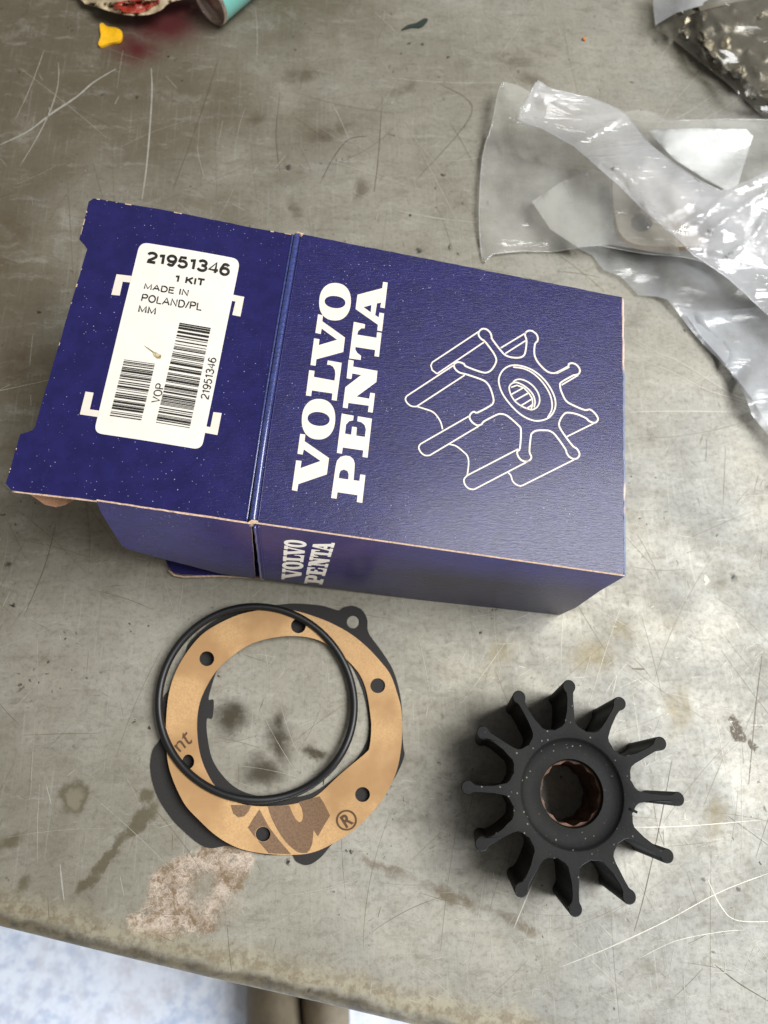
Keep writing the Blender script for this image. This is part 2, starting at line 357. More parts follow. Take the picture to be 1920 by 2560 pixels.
def solid(name, outer, holes, f, mat, parent=None, th=.0005, step=None, smooth=False, extra=(), dirv=None):
    """sheet with thickness: f(px, py) gives the 3-D point of its upper side"""
    v, tr = tri2d(outer, holes, step, extra)
    top = [f(p[0], p[1]) for p in v]; d = dirv or Vector((0, 0, -1)); bot = [p+d*th for p in top]
    n = len(v); cnt = {}
    fs = []
    if not th:
        for t_ in tr:
            a, b, c = (top[i] for i in t_[:3]); fs.append(t_[::-1] if (b-a).cross(c-a).dot(d) > 0 else t_)
        return link(name, mesh(name, top, fs), mat, parent, smooth)
    for t_ in tr:
        a, b, c = (top[i] for i in t_[:3])
        if (b-a).cross(c-a).dot(d) > 0: t_ = t_[::-1]
        fs.append(t_); fs.append(tuple(i+n for i in t_[::-1]))
        for i in range(len(t_)):
            e = (t_[i], t_[(i+1) % len(t_)]); cnt[e] = 1
    for (a, b) in cnt:
        if (b, a) not in cnt: fs.append((a, a+n, b+n, b))
    return link(name, mesh(name, top+bot, fs), mat, parent, smooth)
def decal(name, polys, f, mat, parent=None, step=None):
    """flat print: polys = [(outer, holes), ...] on the surface f"""
    vs = []; fs = []
    for outer, holes in polys:
        v, tr = tri2d(outer, holes, step); b = len(vs); P = [f(p[0], p[1]) for p in v]; vs += P
        for t_ in tr:
            a, q, c = (P[i] for i in t_[:3])
            if (q-a).cross(c-a).z < 0: t_ = t_[::-1]
            fs.append(tuple(i+b for i in t_))
    return link(name, mesh(name, vs, fs), mat, parent)
def ribbon(pl, wd):
    """polyline -> closed outline of the given width (2-D)"""
    L = []; R = []; n = len(pl)
    for i in range(n):
        a = Vector(pl[max(0, i-1)]); b = Vector(pl[min(n-1, i+1)]); d = (b-a).normalized(); nn = Vector((-d.y, d.x)); p = Vector(pl[i])
        ww = wd[i] if isinstance(wd, (list, tuple)) else wd
        L.append(p+nn*ww/2); R.append(p-nn*ww/2)
    return L, R
def ribbons(name, lines, f, mat, parent=None):
    vs = []; fs = []
    for pl, wd in lines:
        L, R = ribbon(pl, wd); b = len(vs); n = len(pl)
        for i in range(n): vs += [f(*L[i]), f(*R[i])]
        for i in range(n-1): fs.append((b+2*i, b+2*i+1, b+2*i+3, b+2*i+2))
    me = mesh(name, vs, fs)
    if me.polygons and sum(p.normal.z for p in me.polygons) < 0: me.flip_normals()
    return link(name, me, mat, parent)
def tube(name, pts, r, mat, parent=None, closed=False, seg=12, squash=1.0):
    vs = []; fs = []; n = len(pts)
    for i in range(n):
        a = pts[(i-1) % n] if closed else pts[max(0, i-1)]; b = pts[(i+1) % n] if closed else pts[min(n-1, i+1)]
        d = (b-a).normalized(); s = d.cross(Vector((0, 0, 1))).normalized(); u = s.cross(d)
        rr = r[i] if isinstance(r, (list, tuple)) else r
        for k in range(seg):
            a_ = 2*pi*k/seg; vs.append(pts[i]+s*cos(a_)*rr+u*sin(a_)*rr*squash)
    for i in range(n if closed else n-1):
        j = (i+1) % n
        for k in range(seg): fs.append((i*seg+k, i*seg+(k+1) % seg, j*seg+(k+1) % seg, j*seg+k))
    if not closed: fs += [tuple(range(seg)), tuple(range((n-1)*seg, n*seg))[::-1]]
    me = mesh(name, vs, fs); bm = bmesh.new(); bm.from_mesh(me); bmesh.ops.recalc_face_normals(bm, faces=bm.faces); bm.to_mesh(me); bm.free()
    return link(name, me, mat, parent, True)
def circ(cx, cy, r, n=28, ry=None): return [(cx+r*cos(2*pi*k/n), cy+(ry or r)*sin(2*pi*k/n)) for k in range(n)]
def hw(f, dz): return lambda x, y: f(x, y)+Vector((0, 0, dz))
def bil(q, u, v):
    return tuple((q[0][k]*(1-u)+q[1][k]*u)*(1-v)+(q[3][k]*(1-u)+q[2][k]*u)*v for k in (0, 1))
def _arc(cx, cy, rx, ry, a0, a1, n=12): return [(cx+rx*cos(radians(a0+(a1-a0)*i/n)), cy+ry*sin(radians(a0+(a1-a0)*i/n))) for i in range(n+1)]
GL = {  # grotesque letter skeletons, y up, height 1: (width, strokes)
 '1': (.42, [[(.06, .80), (.20, .86), (.30, 1.0), (.30, 0)]]),
 '2': (.58, [_arc(.29, .72, .27, .28, 165, -20)+[(.42, .45), (.10, .14), (.02, 0), (.56, 0)]]),
 '3': (.58, [_arc(.28, .75, .24, .25, 160, -70)+[(.22, .54)], [(.22, .54)]+_arc(.28, .27, .27, .27, 70, -165)]),
 '4': (.60, [[(.44, 0), (.44, 1), (.02, .27), (.60, .27)]]),
 '5': (.58, [[(.50, 1), (.13, 1), (.06, .50)]+_arc(.29, .32, .27, .32, 130, -160)]),
 '6': (.58, [_arc(.30, .68, .25, .32, 35, 120)+[(.03, .5), (.03, .32)]+_arc(.29, .31, .26, .31, 180, 540, 20)]),
 '9': (.58, [_arc(.28, .32, .25, .32, -145, -60)+[(.55, .5), (.55, .68)]+_arc(.29, .69, .26, .31, 0, 360, 20)]),
 'K': (.62, [[(.05, 0), (.05, 1)], [(.58, 1), (.05, .40)], [(.24, .60), (.60, 0)]]),
 'I': (.12, [[(.06, 0), (.06, 1)]]), 'T': (.60, [[(.30, 0), (.30, 1)], [(0, 1), (.60, 1)]]),
 'M': (.76, [[(.05, 0), (.05, 1), (.38, .08), (.71, 1), (.71, 0)]]), 'A': (.68, [[(0, 0), (.34, 1), (.68, 0)], [(.12, .34), (.56, .34)]]),
 'D': (.64, [[(.05, 0), (.05, 1), (.30, 1)]+_arc(.30, .5, .32, .5, 90, -90)+[(.05, 0)]]),
 'E': (.56, [[(.56, 0), (.05, 0), (.05, 1), (.54, 1)], [(.05, .53), (.50, .53)]]),
 'N': (.66, [[(.05, 0), (.05, 1), (.61, 0), (.61, 1)]]), 'P': (.58, [[(.05, 0), (.05, 1), (.36, 1)]+_arc(.34, .74, .23, .26, 90, -90)+[(.05, .48)]]),
 'O': (.72, [_arc(.36, .5, .33, .5, 0, 360, 24)]), 'L': (.50, [[(.05, 1), (.05, 0), (.50, 0)]]), '/': (.28, [[(0, 0), (.28, 1)]]), 'V': (.64, [[(0, 1), (.32, 0), (.64, 1)]]), ' ': (.26, [])}
def label_text(name, s, quad, f, mat, parent, weight):
    """strokes of the given weight (photo pixels) inside quad = TL, TR, BR, BL"""
    x = 0; st = []
    for ch in s:
        wd, sk = GL[ch]
        for p in sk: st.append([(x+a, b) for a, b in p])
        x += wd+.15
    tot = x-.15; o = ribbons(name, [([bil(quad, a/tot, 1-b) for a, b in p], weight) for p in st], f, mat, parent)
    # square caps: lengthen each open stroke a touch
    return o
def text_on(name, s, quad, f, mat, parent, bold=0.0):
    """lettering in the built-in face, fitted into quad = text's TL, TR, BR, BL in photo pixels, lying on surface f"""
    c = bpy.data.curves.new(name, 'FONT'); c.body = s; c.size = 1; c.offset = bold; c.resolution_u = 3
    o = bpy.data.objects.new(name, c); COL.objects.link(o); bpy.context.view_layer.update()
    me = bpy.data.meshes.new_from_object(o.evaluated_get(bpy.context.evaluated_depsgraph_get())); bpy.data.objects.remove(o); bpy.data.curves.remove(c)
    xs = [v.co.x for v in me.vertices]; ys = [v.co.y for v in me.vertices]; x0, x1, y0, y1 = min(xs), max(xs), min(ys), max(ys)
    for v in me.vertices:
        p = bil(quad, (v.co.x-x0)/(x1-x0), (y1-v.co.y)/(y1-y0)); v.co = f(*p)
    me.name = name; me.materials.clear()
    if sum(p.normal.z for p in me.polygons) < 0: me.flip_normals()
    return link(name, me, mat, parent)

# ------------------------------------------------------------------ floor and bench
floor = link('floor', mesh('floor', [(-4, -4, -.9), (4, -4, -.9), (4, 4, -.9), (-4, 4, -.9)], [(0, 1, 2, 3)]), M['floor']); floor['kind'] = 'structure'
E0, E1 = at(0, 2326), at(984, 2563)
ed = (E1-E0); ed.z = 0; ed.normalize(); en = Vector((ed.y, -ed.x, 0))            # en points off the bench, towards the viewer
if en.y > 0: en = -en
bench = empty('workbench', tuple(E0+Vector((0, 0, -.9))), 'dirty scratched grey sheet steel workbench top with a rolled front edge', 'workbench')
rr = .006; prof = [(-.9, 0.0)]+[(-.06+k*.005, 0) for k in range(10)]+[(-rr+rr*sin(a), -rr+rr*cos(a)) for a in [i*pi/2/8 for i in range(9)]]+[(0, -.035), (-.012, -.036)]
vs = []; fs = []; K = 61
for i in range(K):
    s = -1.3+2.6*i/(K-1); wob = .0007*noise.noise(Vector((s*9, 0, 0)))+.0003*noise.noise(Vector((s*40, 3, 0)))
    for (d, z) in prof:
        p = E0+ed*s+en*(d+(wob if d > -.03 else 0)); vs.append((p.x, p.y, z))
np_ = len(prof)
for i in range(K-1):
    for j in range(np_-1): fs.append((i*np_+j, (i+1)*np_+j, (i+1)*np_+j+1, i*np_+j+1))
me = mesh('bench_top', vs, fs)
if me.polygons[0].normal.z < 0: me.flip_normals()
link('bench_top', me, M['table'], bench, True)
TB = lambda x, y: at(x, y, .00006)
TB2 = lambda x, y: at(x, y, .00010)
# long scratches that can be followed in the photograph
def sp(*p, n=8): return smooth_poly(list(p), n, False)
def taper(pl, w_): n = len(pl); return [w_*(.15+.85*sin(pi*min(1, max(0, (i+.5)/n)))**.5)*(.75+.5*random.random()) for i in range(n)]
long_ = []
for pl, wd in [(sp((0, 362), (70, 328), (130, 283), (190, 243), (235, 205), (290, 172)), 4.0), (sp((378, 170), (380, 230), (374, 330), (366, 420), (355, 500)), 3.4),
               (sp((146, 155), (145, 210), (128, 270), (95, 340), (50, 415)), 2.2),
               (sp((1400, 2418), (1520, 2370), (1660, 2305), (1800, 2230), (1930, 2180)), 2.5), (sp((1600, 2395), (1690, 2352), (1800, 2330), (1860, 2325)), 1.8),
               (sp((1770, 2200), (1800, 2262), (1840, 2300), (1930, 2304)), 2.2), (sp((1545, 2068), (1700, 2066), (1900, 2050)), 1.4),
               (sp((1285, 2320), (1318, 2240), (1345, 2180)), 2.6), (sp((150, 2160), (155, 2210), (160, 2250)), 4.0), (sp((115, 1960), (128, 2010)), 2.5), (sp((300, 2190), (310, 2240)), 2.5),
               (sp((1580, 840), (1640, 880), (1700, 905), (1830, 985), (1880, 1000)), 2.0), (sp((1590, 895), (1680, 930), (1770, 975), (1880, 1010)), 1.8), (sp((1575, 1030), (1700, 1028), (1830, 1030)), 2.2),
               (sp((985, 525), (1090, 545), (1190, 556)), 2.4), (sp((1345, 290), (1420, 250), (1480, 215)), 1.6), (sp((1560, 295), (1680, 300), (1800, 225)), 1.4)]:
    long_.append((pl, taper(pl, wd)))
sc1 = ribbons('scratch_marks', long_, TB2, M['light_scratch'], bench); sc1['kind'] = 'stuff'
dk = []
for pl, wd in [(sp((1905, 1640), (1890, 1760), (1880, 1870), (1872, 1960)), 2.6), (sp((1680, 1900), (1650, 2060), (1610, 2240), (1585, 2330)), 2.4), (sp((1787, 2412), (1850, 2460), (1925, 2505)), 2.6),
               (sp((1580, 1672), (1612, 1673)), 4.0), (sp((1820, 2040), (1930, 2120)), 1.6), (sp((1100, 210), (1180, 280), (1040, 450)), 1.6), (sp((545, 150), (500, 290), (430, 480)), 1.6), (sp((700, 230), (690, 340), (700, 430)), 1.4), (sp((140, 1310), (110, 1420), (60, 1540)), 1.5), (sp((956, 240), (945, 400), (935, 480)), 2.0), (sp((800, 460), (830, 400), (870, 350), (920, 340)), 2.0)]:
    dk.append((pl, taper(pl, wd)))
def rnd_scr(n, lmin, lmax, w0, w1, box=(-60, -60, 1980, 2440), bias=None):
    out = []
    for _ in range(n):
        x = random.uniform(box[0], box[2]); y = random.uniform(box[1], box[3]); a = random.choice(bias)+random.gauss(0, .35) if bias and random.random() < .65 else random.uniform(0, pi)
        L = lmin+(lmax-lmin)*random.random()**2.5; kk = random.gauss(0, .25)/max(L, 120); m = max(3, int(L/18)); pl = [(x, y)]
        for i in range(m): a += kk*L/m; x += cos(a)*L/m; y += sin(a)*L/m; pl.append((x, y))
        if any(q[1] > 2300+q[0]*.238 for q in pl): continue
        out.append((pl, taper(pl, random.uniform(w0, w1))))
    return out
B = [1.75, 1.3, .25, 2.4]
sc5 = ribbons('scratch_marks', rnd_scr(330, 15, 380, .5, 1.5, bias=B), TB, M['faint_scratch'], bench); sc5['kind'] = 'stuff'
sc2 = ribbons('scratch_marks', dk+rnd_scr(40, 20, 160, .5, 1.1, bias=B), TB, M['dark_scratch'], bench); sc2['kind'] = 'stuff'
sc3 = ribbons('scratch_marks', rnd_scr(380, 20, 380, .4, 1.1, bias=B)+rnd_scr(110, 10, 50, .6, 1.5, (900, 1500, 1950, 2500)), TB2, M['dull_scratch'], bench); sc3['kind'] = 'stuff'
sc4 = ribbons('scratch_marks', rnd_scr(220, 10, 80, .3, .7, (1000, 1600, 1950, 2500))+rnd_scr(40, 6, 18, .8, 1.8), TB2, M['light_scratch'], bench); sc4['kind'] = 'stuff'

# ------------------------------------------------------------------ carton
zl, zl2, zr, zr2 = .0870, .0850, .0725, .0705      # the open left end rides higher on its bent lower flap
P_tl, P_tr, P_br, P_bl = at(742, 583, zl), at(1557, 745, zr), at(1562, 1440, zr2), at(637, 1308, zl2)
ntop = ((P_tr-P_bl).cross(P_tl-P_br)).normalized()
if ntop.z < 0: ntop = -ntop
TOP = (ntop, (P_tl+P_tr+P_br+P_bl)/4)
box = empty('carton', tuple(at(1150, 1300, 0)), 'dark blue printed card box lying on its side with its left end flap opened out', 'box')
def topf(off=0.0): return lambda x, y: on(TOP, x, y, off+.0007*noise.noise(Vector((x/260, y/260, 1)))*0+.0)
K_tl, K_bl = on(TOP, 742, 583), on(TOP, 637, 1308); K_tr, K_br = on(TOP, 1557, 745), on(TOP, 1562, 1440)
B_bl, B_br = at(653, 1447, .003), at(1350, 1550, .0015)
down = ((K_bl-B_bl)+(K_br-B_br))*.5
B_tl = Vector((K_tl.x-(K_bl.x-B_bl.x)-.002, K_tl.y+.001, .003)); B_tr = Vector((K_tr.x-(K_br.x-B_br.x), K_tr.y-.002, .0015))
def panel(name, outline, f, mat, par, th=.0006, d=None, step=None, edge=True, back=None):
    o = solid(name, resample(outline, 8) if step else outline, [], f, mat, par, th, step, dirv=d)
    me = o.data; me.materials.append(M['card_edge']); me.materials.append(back or M['kraft'])
    dv = d or Vector((0, 0, -1)); nf = len(me.polygons)
    # upper faces printed, cut edges raw, underside brown
    seen = 0
    for p in me.polygons:
        if len(p.vertices) == 4: p.material_index = 1
        elif p.normal.dot(dv) > 0: p.material_index = 2
    return o
jag = lambda poly, amp, step: [(x+random.uniform(-amp, amp), y+random.uniform(-amp, amp)) for x, y in resample(poly, step)]
panel('top_panel', jag([(742, 583), (1555, 743), (1562, 1440), (637, 1308)], .7, 22), topf(), M['blue'], box)
def quadf(a, b, c, d, qpx):                        # maps a photo-pixel quad on to a 3-D quad (for side faces)
    pl = ((b-a).cross(d-a)).normalized(); return (pl, a)
SN = (K_br-K_bl).cross(B_bl-K_bl).normalized()
if SN.y > 0: SN = -SN
SIDE = (SN, (K_bl+K_br+B_bl+B_br)/4)
def facet(name, pts, mat, par, th=.0006, out=None, div=1):
    n = (pts[1]-pts[0]).cross(pts[2]-pts[0]).normalized()
    if out is not None and n.dot(out) < 0: pts = pts[::-1]; n = -n
    m = len(pts); vs = list(pts)+[p-n*th for p in pts]; fs = [tuple(range(m)), tuple(range(m, 2*m))[::-1]]+[(i, i+m, (i+1) % m+m, (i+1) % m) for i in range(m)]
    me = mesh(name, vs, fs); o = link(name, me, mat, par); me.materials.append(M['card_edge']); me.materials.append(M['kraft'])
    for i, p in enumerate(me.polygons): p.material_index = 0 if i == 0 else (2 if i == 1 else 1)
    bm = bmesh.new(); bm.from_mesh(me); bmesh.ops.recalc_face_normals(bm, faces=bm.faces); bm.to_mesh(me); bm.free(); return o
e = .0003
facet('side_panel', [on(SIDE, 637, 1309), on(SIDE, 1562, 1441), on(SIDE, 1500, 1477), on(SIDE, 1440, 1519), on(SIDE, 1394, 1540), on(SIDE, 1350, 1550), on(SIDE, 1255, 1526), on(SIDE, 960, 1488), on(SIDE, 653, 1447)], M['blue'], box, out=SN)
facet('side_panel', [K_tl-ntop*.0006, K_tr-ntop*.0006, B_tr, B_tl], M['blue'], box, out=-SN)
facet('bottom_panel', [B_bl-SN*.004, B_br-SN*.004, B_tr, B_tl], M['blue'], box, out=Vector((0, 0, -1)))
facet('end_panel', [K_tr-ntop*.0008, K_br-ntop*.0008, B_br-SN*.004, B_tr], M['blue'], box, out=Vector((1, 0, 0)))
# rounded folds
def fold(name, a, b, r, mat, n=36, jit=.00008, squash=1.0):
    pts = [a.lerp(b, i/(n-1))+Vector((random.gauss(0, jit), random.gauss(0, jit), random.gauss(0, jit))) for i in range(n)]
    return tube(name, pts, r, mat, box, seg=10, squash=squash)
fold('fold', K_bl-ntop*.0006+SN*.0001, K_br-ntop*.0006+SN*.0001, .0007, M['blue'])
a_, b_ = K_bl.lerp(K_br, .86), K_br; fold('fold', a_-ntop*.0003+SN*.0003, b_-ntop*.0003+SN*.0003, .0006, M['worn_lit'], 40, .00012)
fold('fold', K_tr-ntop*.0005, K_br-ntop*.0005, .0007, M['worn_lit'], 60, .0001)
# the end flap, opened out to the left
W0 = (K_tl-K_bl).length
best = None
for dz in [i*.001 for i in range(-30, 31)]:
    c = [at(232, 503, zl+dz), at(15, 1205, zl2+dz)]; d = abs((c[0]-c[1]).length-W0)
    if best is None or d < best[0]: best = (d, dz)
dz = max(-.008, min(.008, best[1])); print('flap dz', best, dz, 'W0', W0, 'L', (K_tr-K_tl).length)
F_far = (at(120, 850, (zl+zl2)/2+dz))
NF = (F_far-K_bl).cross(K_tl-K_bl).normalized()
if NF.z < 0: NF = -NF
FLAP = (NF, K_bl)
zo = lambda pts: Z(0, 480, 760/1659, pts)
def flf(off=0.0):
    def g(x, y):
        p = on(FLAP, x, y, off); d = max(0, (620-x)/600)
        return p+Vector((0, 0, .0012*sin(d*3.0)+.0006*noise.noise(Vector((x/200, y/200, 4)))))
    return g
flap_outline = zo([(515, 45), (660, 70), (900, 108), (1150, 155), (1450, 207), (1608, 232), (1345, 1800), (1000, 1752), (700, 1712), (400, 1672), (65, 1630), (32, 1592), (112, 1325), (180, 1303), (194, 1290), (480, 322), (465, 300), (437, 268), (490, 64)])
flap = panel('end_flap', jag(flap_outline, .6, 16), flf(), M['blue'], box, step=30)
# fold roll between flap and top, flattened tube with a score line each side
ca = [flf(.0003)(*p) for p in Z(0, 480, 760/1659, smooth_poly([(1622, 233), (1560, 600), (1495, 1000), (1430, 1420), (1378, 1800)], 12, False))]
tube('score_fold', ca, .0012, M['crease'], box, seg=12, squash=.55)
cb = [flf(.00025)(*p) for p in zo(smooth_poly([(1598, 235), (1535, 600), (1468, 1000), (1403, 1420), (1345, 1796)], 12, False))]
tube('score_fold', cb, .00042, M['crease'], box, seg=8, squash=.6)
cc_ = [topf(.0000)(*p) for p in zo(smooth_poly([(1645, 240), (1585, 600), (1520, 1000), (1458, 1420), (1408, 1805)], 12, False))]
tube('score_fold', cc_, .0004, M['blue'], box, seg=8, squash=.7)
# torn paper nib at the corner of the fold
for cx, cy in ((636, 1309), (748, 588)):
    c = topf(.0006)(cx, cy)
    vs = [c+Vector((random.gauss(0, .0010), random.gauss(0, .0006), random.gauss(0, .0004))) for _ in range(26)]
    bm = bmesh.new(); [bm.verts.new(v) for v in vs]; bmesh.ops.convex_hull(bm, input=bm.verts); me = bpy.data.meshes.new('torn_corner'); bm.to_mesh(me); bm.free()
    link('torn_corner', me, M['card_edge'], box)
# raw kraft line along the near edge of the flap
ribl = [flf(-.0004)(x, y) for x, y in smooth_poly(zo([(65, 1631), (400, 1673), (700, 1713), (1000, 1753), (1345, 1801)]), 8, False)]
tube('cut_edge', ribl, .00045, M['card_edge'], box, seg=6)
# nicks where the print has rubbed off the cut edges
def ores(pl, st): return [q for a, b in zip(pl, pl[1:]) for q in [(a[0]+(b[0]-a[0])*k*st/hypot(b[0]-a[0], b[1]-a[1]), a[1]+(b[1]-a[1])*k*st/hypot(b[0]-a[0], b[1]-a[1])) for k in range(int(hypot(b[0]-a[0], b[1]-a[1])/st))]]
edge_px = ores([(p[0]+.4, p[1]+1.2) for p in flap_outline[:6]], 4)+ores([(p[0]+1.2, p[1]) for p in flap_outline[11:]], 4)
nk = []
for _ in range(20):
    i = random.randrange(len(edge_px)-6); L_ = random.choice((2, 2, 3, 5)); pl = edge_px[i:i+L_]
    if len(pl) > 1 and hypot(pl[0][0]-pl[-1][0], pl[0][1]-pl[-1][1]) < 24: nk.append((pl, random.uniform(1.2, 3.2)))
o = ribbons('edge_wear', nk, flf(.00012), M['card_edge'], box); o['kind'] = 'stuff'
# tuck tab bent down under the flap
tz = .064
tab = [flf(-.0008)(88, 1076), flf(-.0008)(216, 630), at(330, 700, tz), at(305, 1000, tz), at(215, 1215, tz+.001), at(190, 1247, tz+.002), at(165, 1262, tz+.003), at(140, 1268, tz+.005), at(112, 1262, tz+.008), at(70, 1232, tz+.014)]
c0 = sum(tab, Vector())/len(tab)
me = mesh('tuck_tab', tab+[c0], [(i, (i+1) % len(tab), len(tab)) for i in range(len(tab))]); o = link('tuck_tab', me, M['kraft'], box); mm = o.modifiers.new('th', 'SOLIDIFY'); mm.thickness = .0006
# near dust flap: carries on the line of the side panel
zs = lambda pts: Z(0, 1200, 800/1659, pts)
du = zs([(500, 112), (520, 165), (580, 262), (632, 343), (665, 363), (860, 415), (1150, 490), (1322, 514), (1302, 232), (900, 172)])
sidef = lambda off: (lambda x, y: on(SIDE, x, y, off))
o = panel('dust_flap', jag(du, .5, 12), sidef(-.0002), M['blue'], box, d=-SN)
ra = sidef(.0002)(637, 1312); rb = sidef(.0002)(653, 1446)
tube('score_fold', [ra.lerp(rb, i/20)+Vector((random.gauss(0, .00006), 0, 0)) for i in range(21)], .0006, M['crease'], box, seg=8, squash=.8)
tube('score_fold', [(sidef(.0001)(646, 1312)).lerp(sidef(.0001)(662, 1447), i/20) for i in range(21)], .0004, M['blue'], box, seg=8)
# far dust flap and the lower end flap on the bench
d2 = (K_tl-K_tr).normalized()
facet('dust_flap', [K_tl-ntop*.002, K_tl+d2*.062-ntop*.012, K_tl+d2*.060-ntop*.05, B_tl+d2*.01, B_tl], M['blue'], box, out=-SN)
lf = zs([(858, 413), (872, 450), (900, 480), (940, 490), (1345, 500), (1330, 250), (860, 250)])
low = panel('end_flap', jag(lf, .3, 14), lambda x, y: at(x, y, .0035), M['blue'], box)
tube('cut_edge', [at(x, y, .0030) for x, y in zs([(875, 470), (905, 494), (950, 502), (1150, 498), (1330, 508), (1372, 514)])], .0005, M['card_edge'], box, seg=6)

# ---- print on the carton top
zt = lambda pts: Z(720, 680, 280/1032, pts)
def ell(cx, cy, rx, ry, rot, p=2.25, n=48):
    out = []
    for k in range(n):
        a = 2*pi*k/n; x = rx*math.copysign(abs(cos(a))**(2/p), cos(a)); y = ry*math.copysign(abs(sin(a))**(2/p), sin(a))
        out.append((cx+x*cos(rot)-y*sin(rot), cy+x*sin(rot)+y*cos(rot)))
    return out
G1 = [([(75, 1735), (125, 1742), (115, 1808), (300, 1742), (145, 1635), (135, 1683), (87, 1675), (112, 1492), (160, 1498), (153, 1560), (378, 1715), (358, 1865), (95, 1955), (85, 2020), (36, 2010)], []),
      (ell(281, 1357, 154, 187, .06), [ell(282, 1355, 102, 64, .12, 2.1)]),
      ([(195, 905), (245, 912), (238, 967), (428, 1002), (436, 940), (432, 905), (415, 874), (390, 858), (360, 855), (366, 815), (495, 838), (448, 1187), (402, 1180), (409, 1120), (220, 1092), (213, 1145), (165, 1138)], []),
      ([(240, 612), (290, 620), (283, 675), (452, 625), (310, 522), (302, 572), (252, 562), (277, 390), (322, 400), (316, 455), (525, 605), (509, 738), (262, 805), (254, 865), (207, 858)], []),
      (ell(433, 275, 146, 173, .06), [ell(433, 278, 96, 56, .12, 2.1)])]
G2 = [([(397, 2083), (447, 2090), (456, 2030), (640, 2057), (634, 2120), (684, 2128), (713, 1872), (665, 1866), (658, 1926), (604, 1918), (613, 1810), (615, 1765), (602, 1725), (572, 1699), (530, 1692), (485, 1703), (452, 1738), (440, 1785), (430, 1850)], [[(468, 1900), (555, 1912), (558, 1865), (548, 1835), (515, 1820), (485, 1832), (473, 1858)]]),
      ([(495, 1305), (605, 1325), (600, 1368), (565, 1375), (535, 1405), (525, 1490), (582, 1500), (590, 1425), (634, 1432), (629, 1508), (708, 1520), (717, 1450), (705, 1410), (675, 1385), (638, 1375), (643, 1330), (773, 1352), (733, 1712), (686, 1705), (693, 1645), (505, 1618), (496, 1675), (450, 1667)], []),
      ([(558, 808), (606, 818), (600, 872), (824, 912), (814, 1015), (632, 1148), (748, 1168), (758, 1113), (801, 1120), (780, 1297), (736, 1290), (744, 1233), (556, 1207), (549, 1257), (504, 1250), (528, 1062), (674, 950), (592, 936), (584, 988), (540, 980)], []),
      ([(606, 460), (710, 482), (706, 520), (675, 520), (647, 545), (637, 578), (815, 607), (820, 555), (862, 562), (838, 783), (796, 776), (803, 720), (622, 692), (620, 715), (638, 747), (673, 772), (670, 812), (563, 797)], []),
      ([(876, 92), (918, 98), (891, 335), (850, 328), (857, 283), (820, 290), (803, 398), (836, 420), (842, 375), (885, 382), (866, 548), (822, 540), (828, 487), (622, 342), (640, 210), (868, 150)], [[(768, 305), (762, 372), (695, 325)]])]
word = decal('wordmark', [(zt(o_), [zt(h) for h in hs]) for o_, hs in G1+G2], topf(.00008), M['ink_white'], box)
word['label'] = 'cream slab serif lettering VOLVO PENTA on the top of the box'
# the same words, condensed, on the near side
def inv_bil(q, x, y):
    u = v = .5
    for _ in range(12):
        p = bil(q, u, v); du_ = (bil(q, u+1e-4, v)[0]-p[0])/1e-4, (bil(q, u+1e-4, v)[1]-p[1])/1e-4; dv_ = (bil(q, u, v+1e-4)[0]-p[0])/1e-4, (bil(q, u, v+1e-4)[1]-p[1])/1e-4
        D = du_[0]*dv_[1]-du_[1]*dv_[0]; ex, ey = x-p[0], y-p[1]; u += (ex*dv_[1]-ey*dv_[0])/D; v += (du_[0]*ey-du_[1]*ex)/D
    return u, v
def remap(G, q0, q1): return [([bil(q1, *inv_bil(q0, *p)) for p in o_], [[bil(q1, *inv_bil(q0, *p)) for p in h] for h in hs]) for o_, hs in G]
z6 = lambda pts: Z(680, 1240, 320/1659, pts)
s1 = remap(G1, [(320, 102), (605, 148), (331, 2060), (36, 2012)], z6([(168, 560), (462, 590), (372, 1078), (122, 1078)]))
s2 = remap(G2, [(653, 60), (918, 98), (684, 2128), (397, 2085)], z6([(535, 578), (818, 606), (652, 1145), (415, 1128)]))
word2 = decal('wordmark', s1+s2, sidef(.00010), M['ink_white'], box)
word2['label'] = 'small condensed VOLVO PENTA lettering on the side of the box'
# line drawing of an impeller
zi = lambda pts: Z(980, 800, 540/1659, pts)
Wd = 3.9
front = [(665, 95), (690, 70), (725, 72), (755, 100), (765, 130), (770, 150), (835, 235), (870, 270), (915, 287), (975, 290), (1010, 275), (1025, 240), (1033, 160), (1022, 120), (1028, 95), (1055, 82), (1085, 90), (1115, 120), (1118, 160), (1098, 185), (1092, 250), (1105, 300), (1140, 350), (1190, 395), (1230, 408), (1265, 403), (1350, 358), (1356, 340), (1385, 332), (1420, 348), (1443, 385), (1432, 415), (1400, 424), (1388, 428), (1300, 478), (1290, 505), (1300, 550), (1335, 620), (1390, 655), (1480, 692), (1520, 688), (1560, 720), (1582, 760), (1565, 787), (1540, 788), (1510, 775), (1490, 755), (1420, 724), (1350, 712), (1320, 725), (1290, 770), (1285, 820), (1335, 900), (1390, 970), (1420, 990), (1440, 1030), (1425, 1060), (1395, 1068), (1360, 1050), (1340, 1020), (1330, 990), (1255, 885), (1215, 855), (1180, 848), (1110, 850), (1075, 870), (1065, 900), (1055, 1010), (1070, 1050), (1060, 1075), (1030, 1088), (990, 1075), (965, 1040), (962, 1010), (982, 985), (990, 850), (970, 810), (890, 740), (840, 722), (800, 730), (705, 780), (690, 800), (655, 810), (615, 785), (595, 750), (605, 720), (630, 705), (655, 712), (745, 665), (775, 640), (778, 600), (755, 525), (725, 480), (680, 455), (570, 418), (545, 412), (510, 400), (480, 370), (478, 340), (500, 325), (530, 328), (555, 340), (570, 358), (690, 402), (740, 400), (775, 370), (800, 320), (795, 285), (770, 240), (715, 168), (690, 150), (668, 125), (665, 95)]
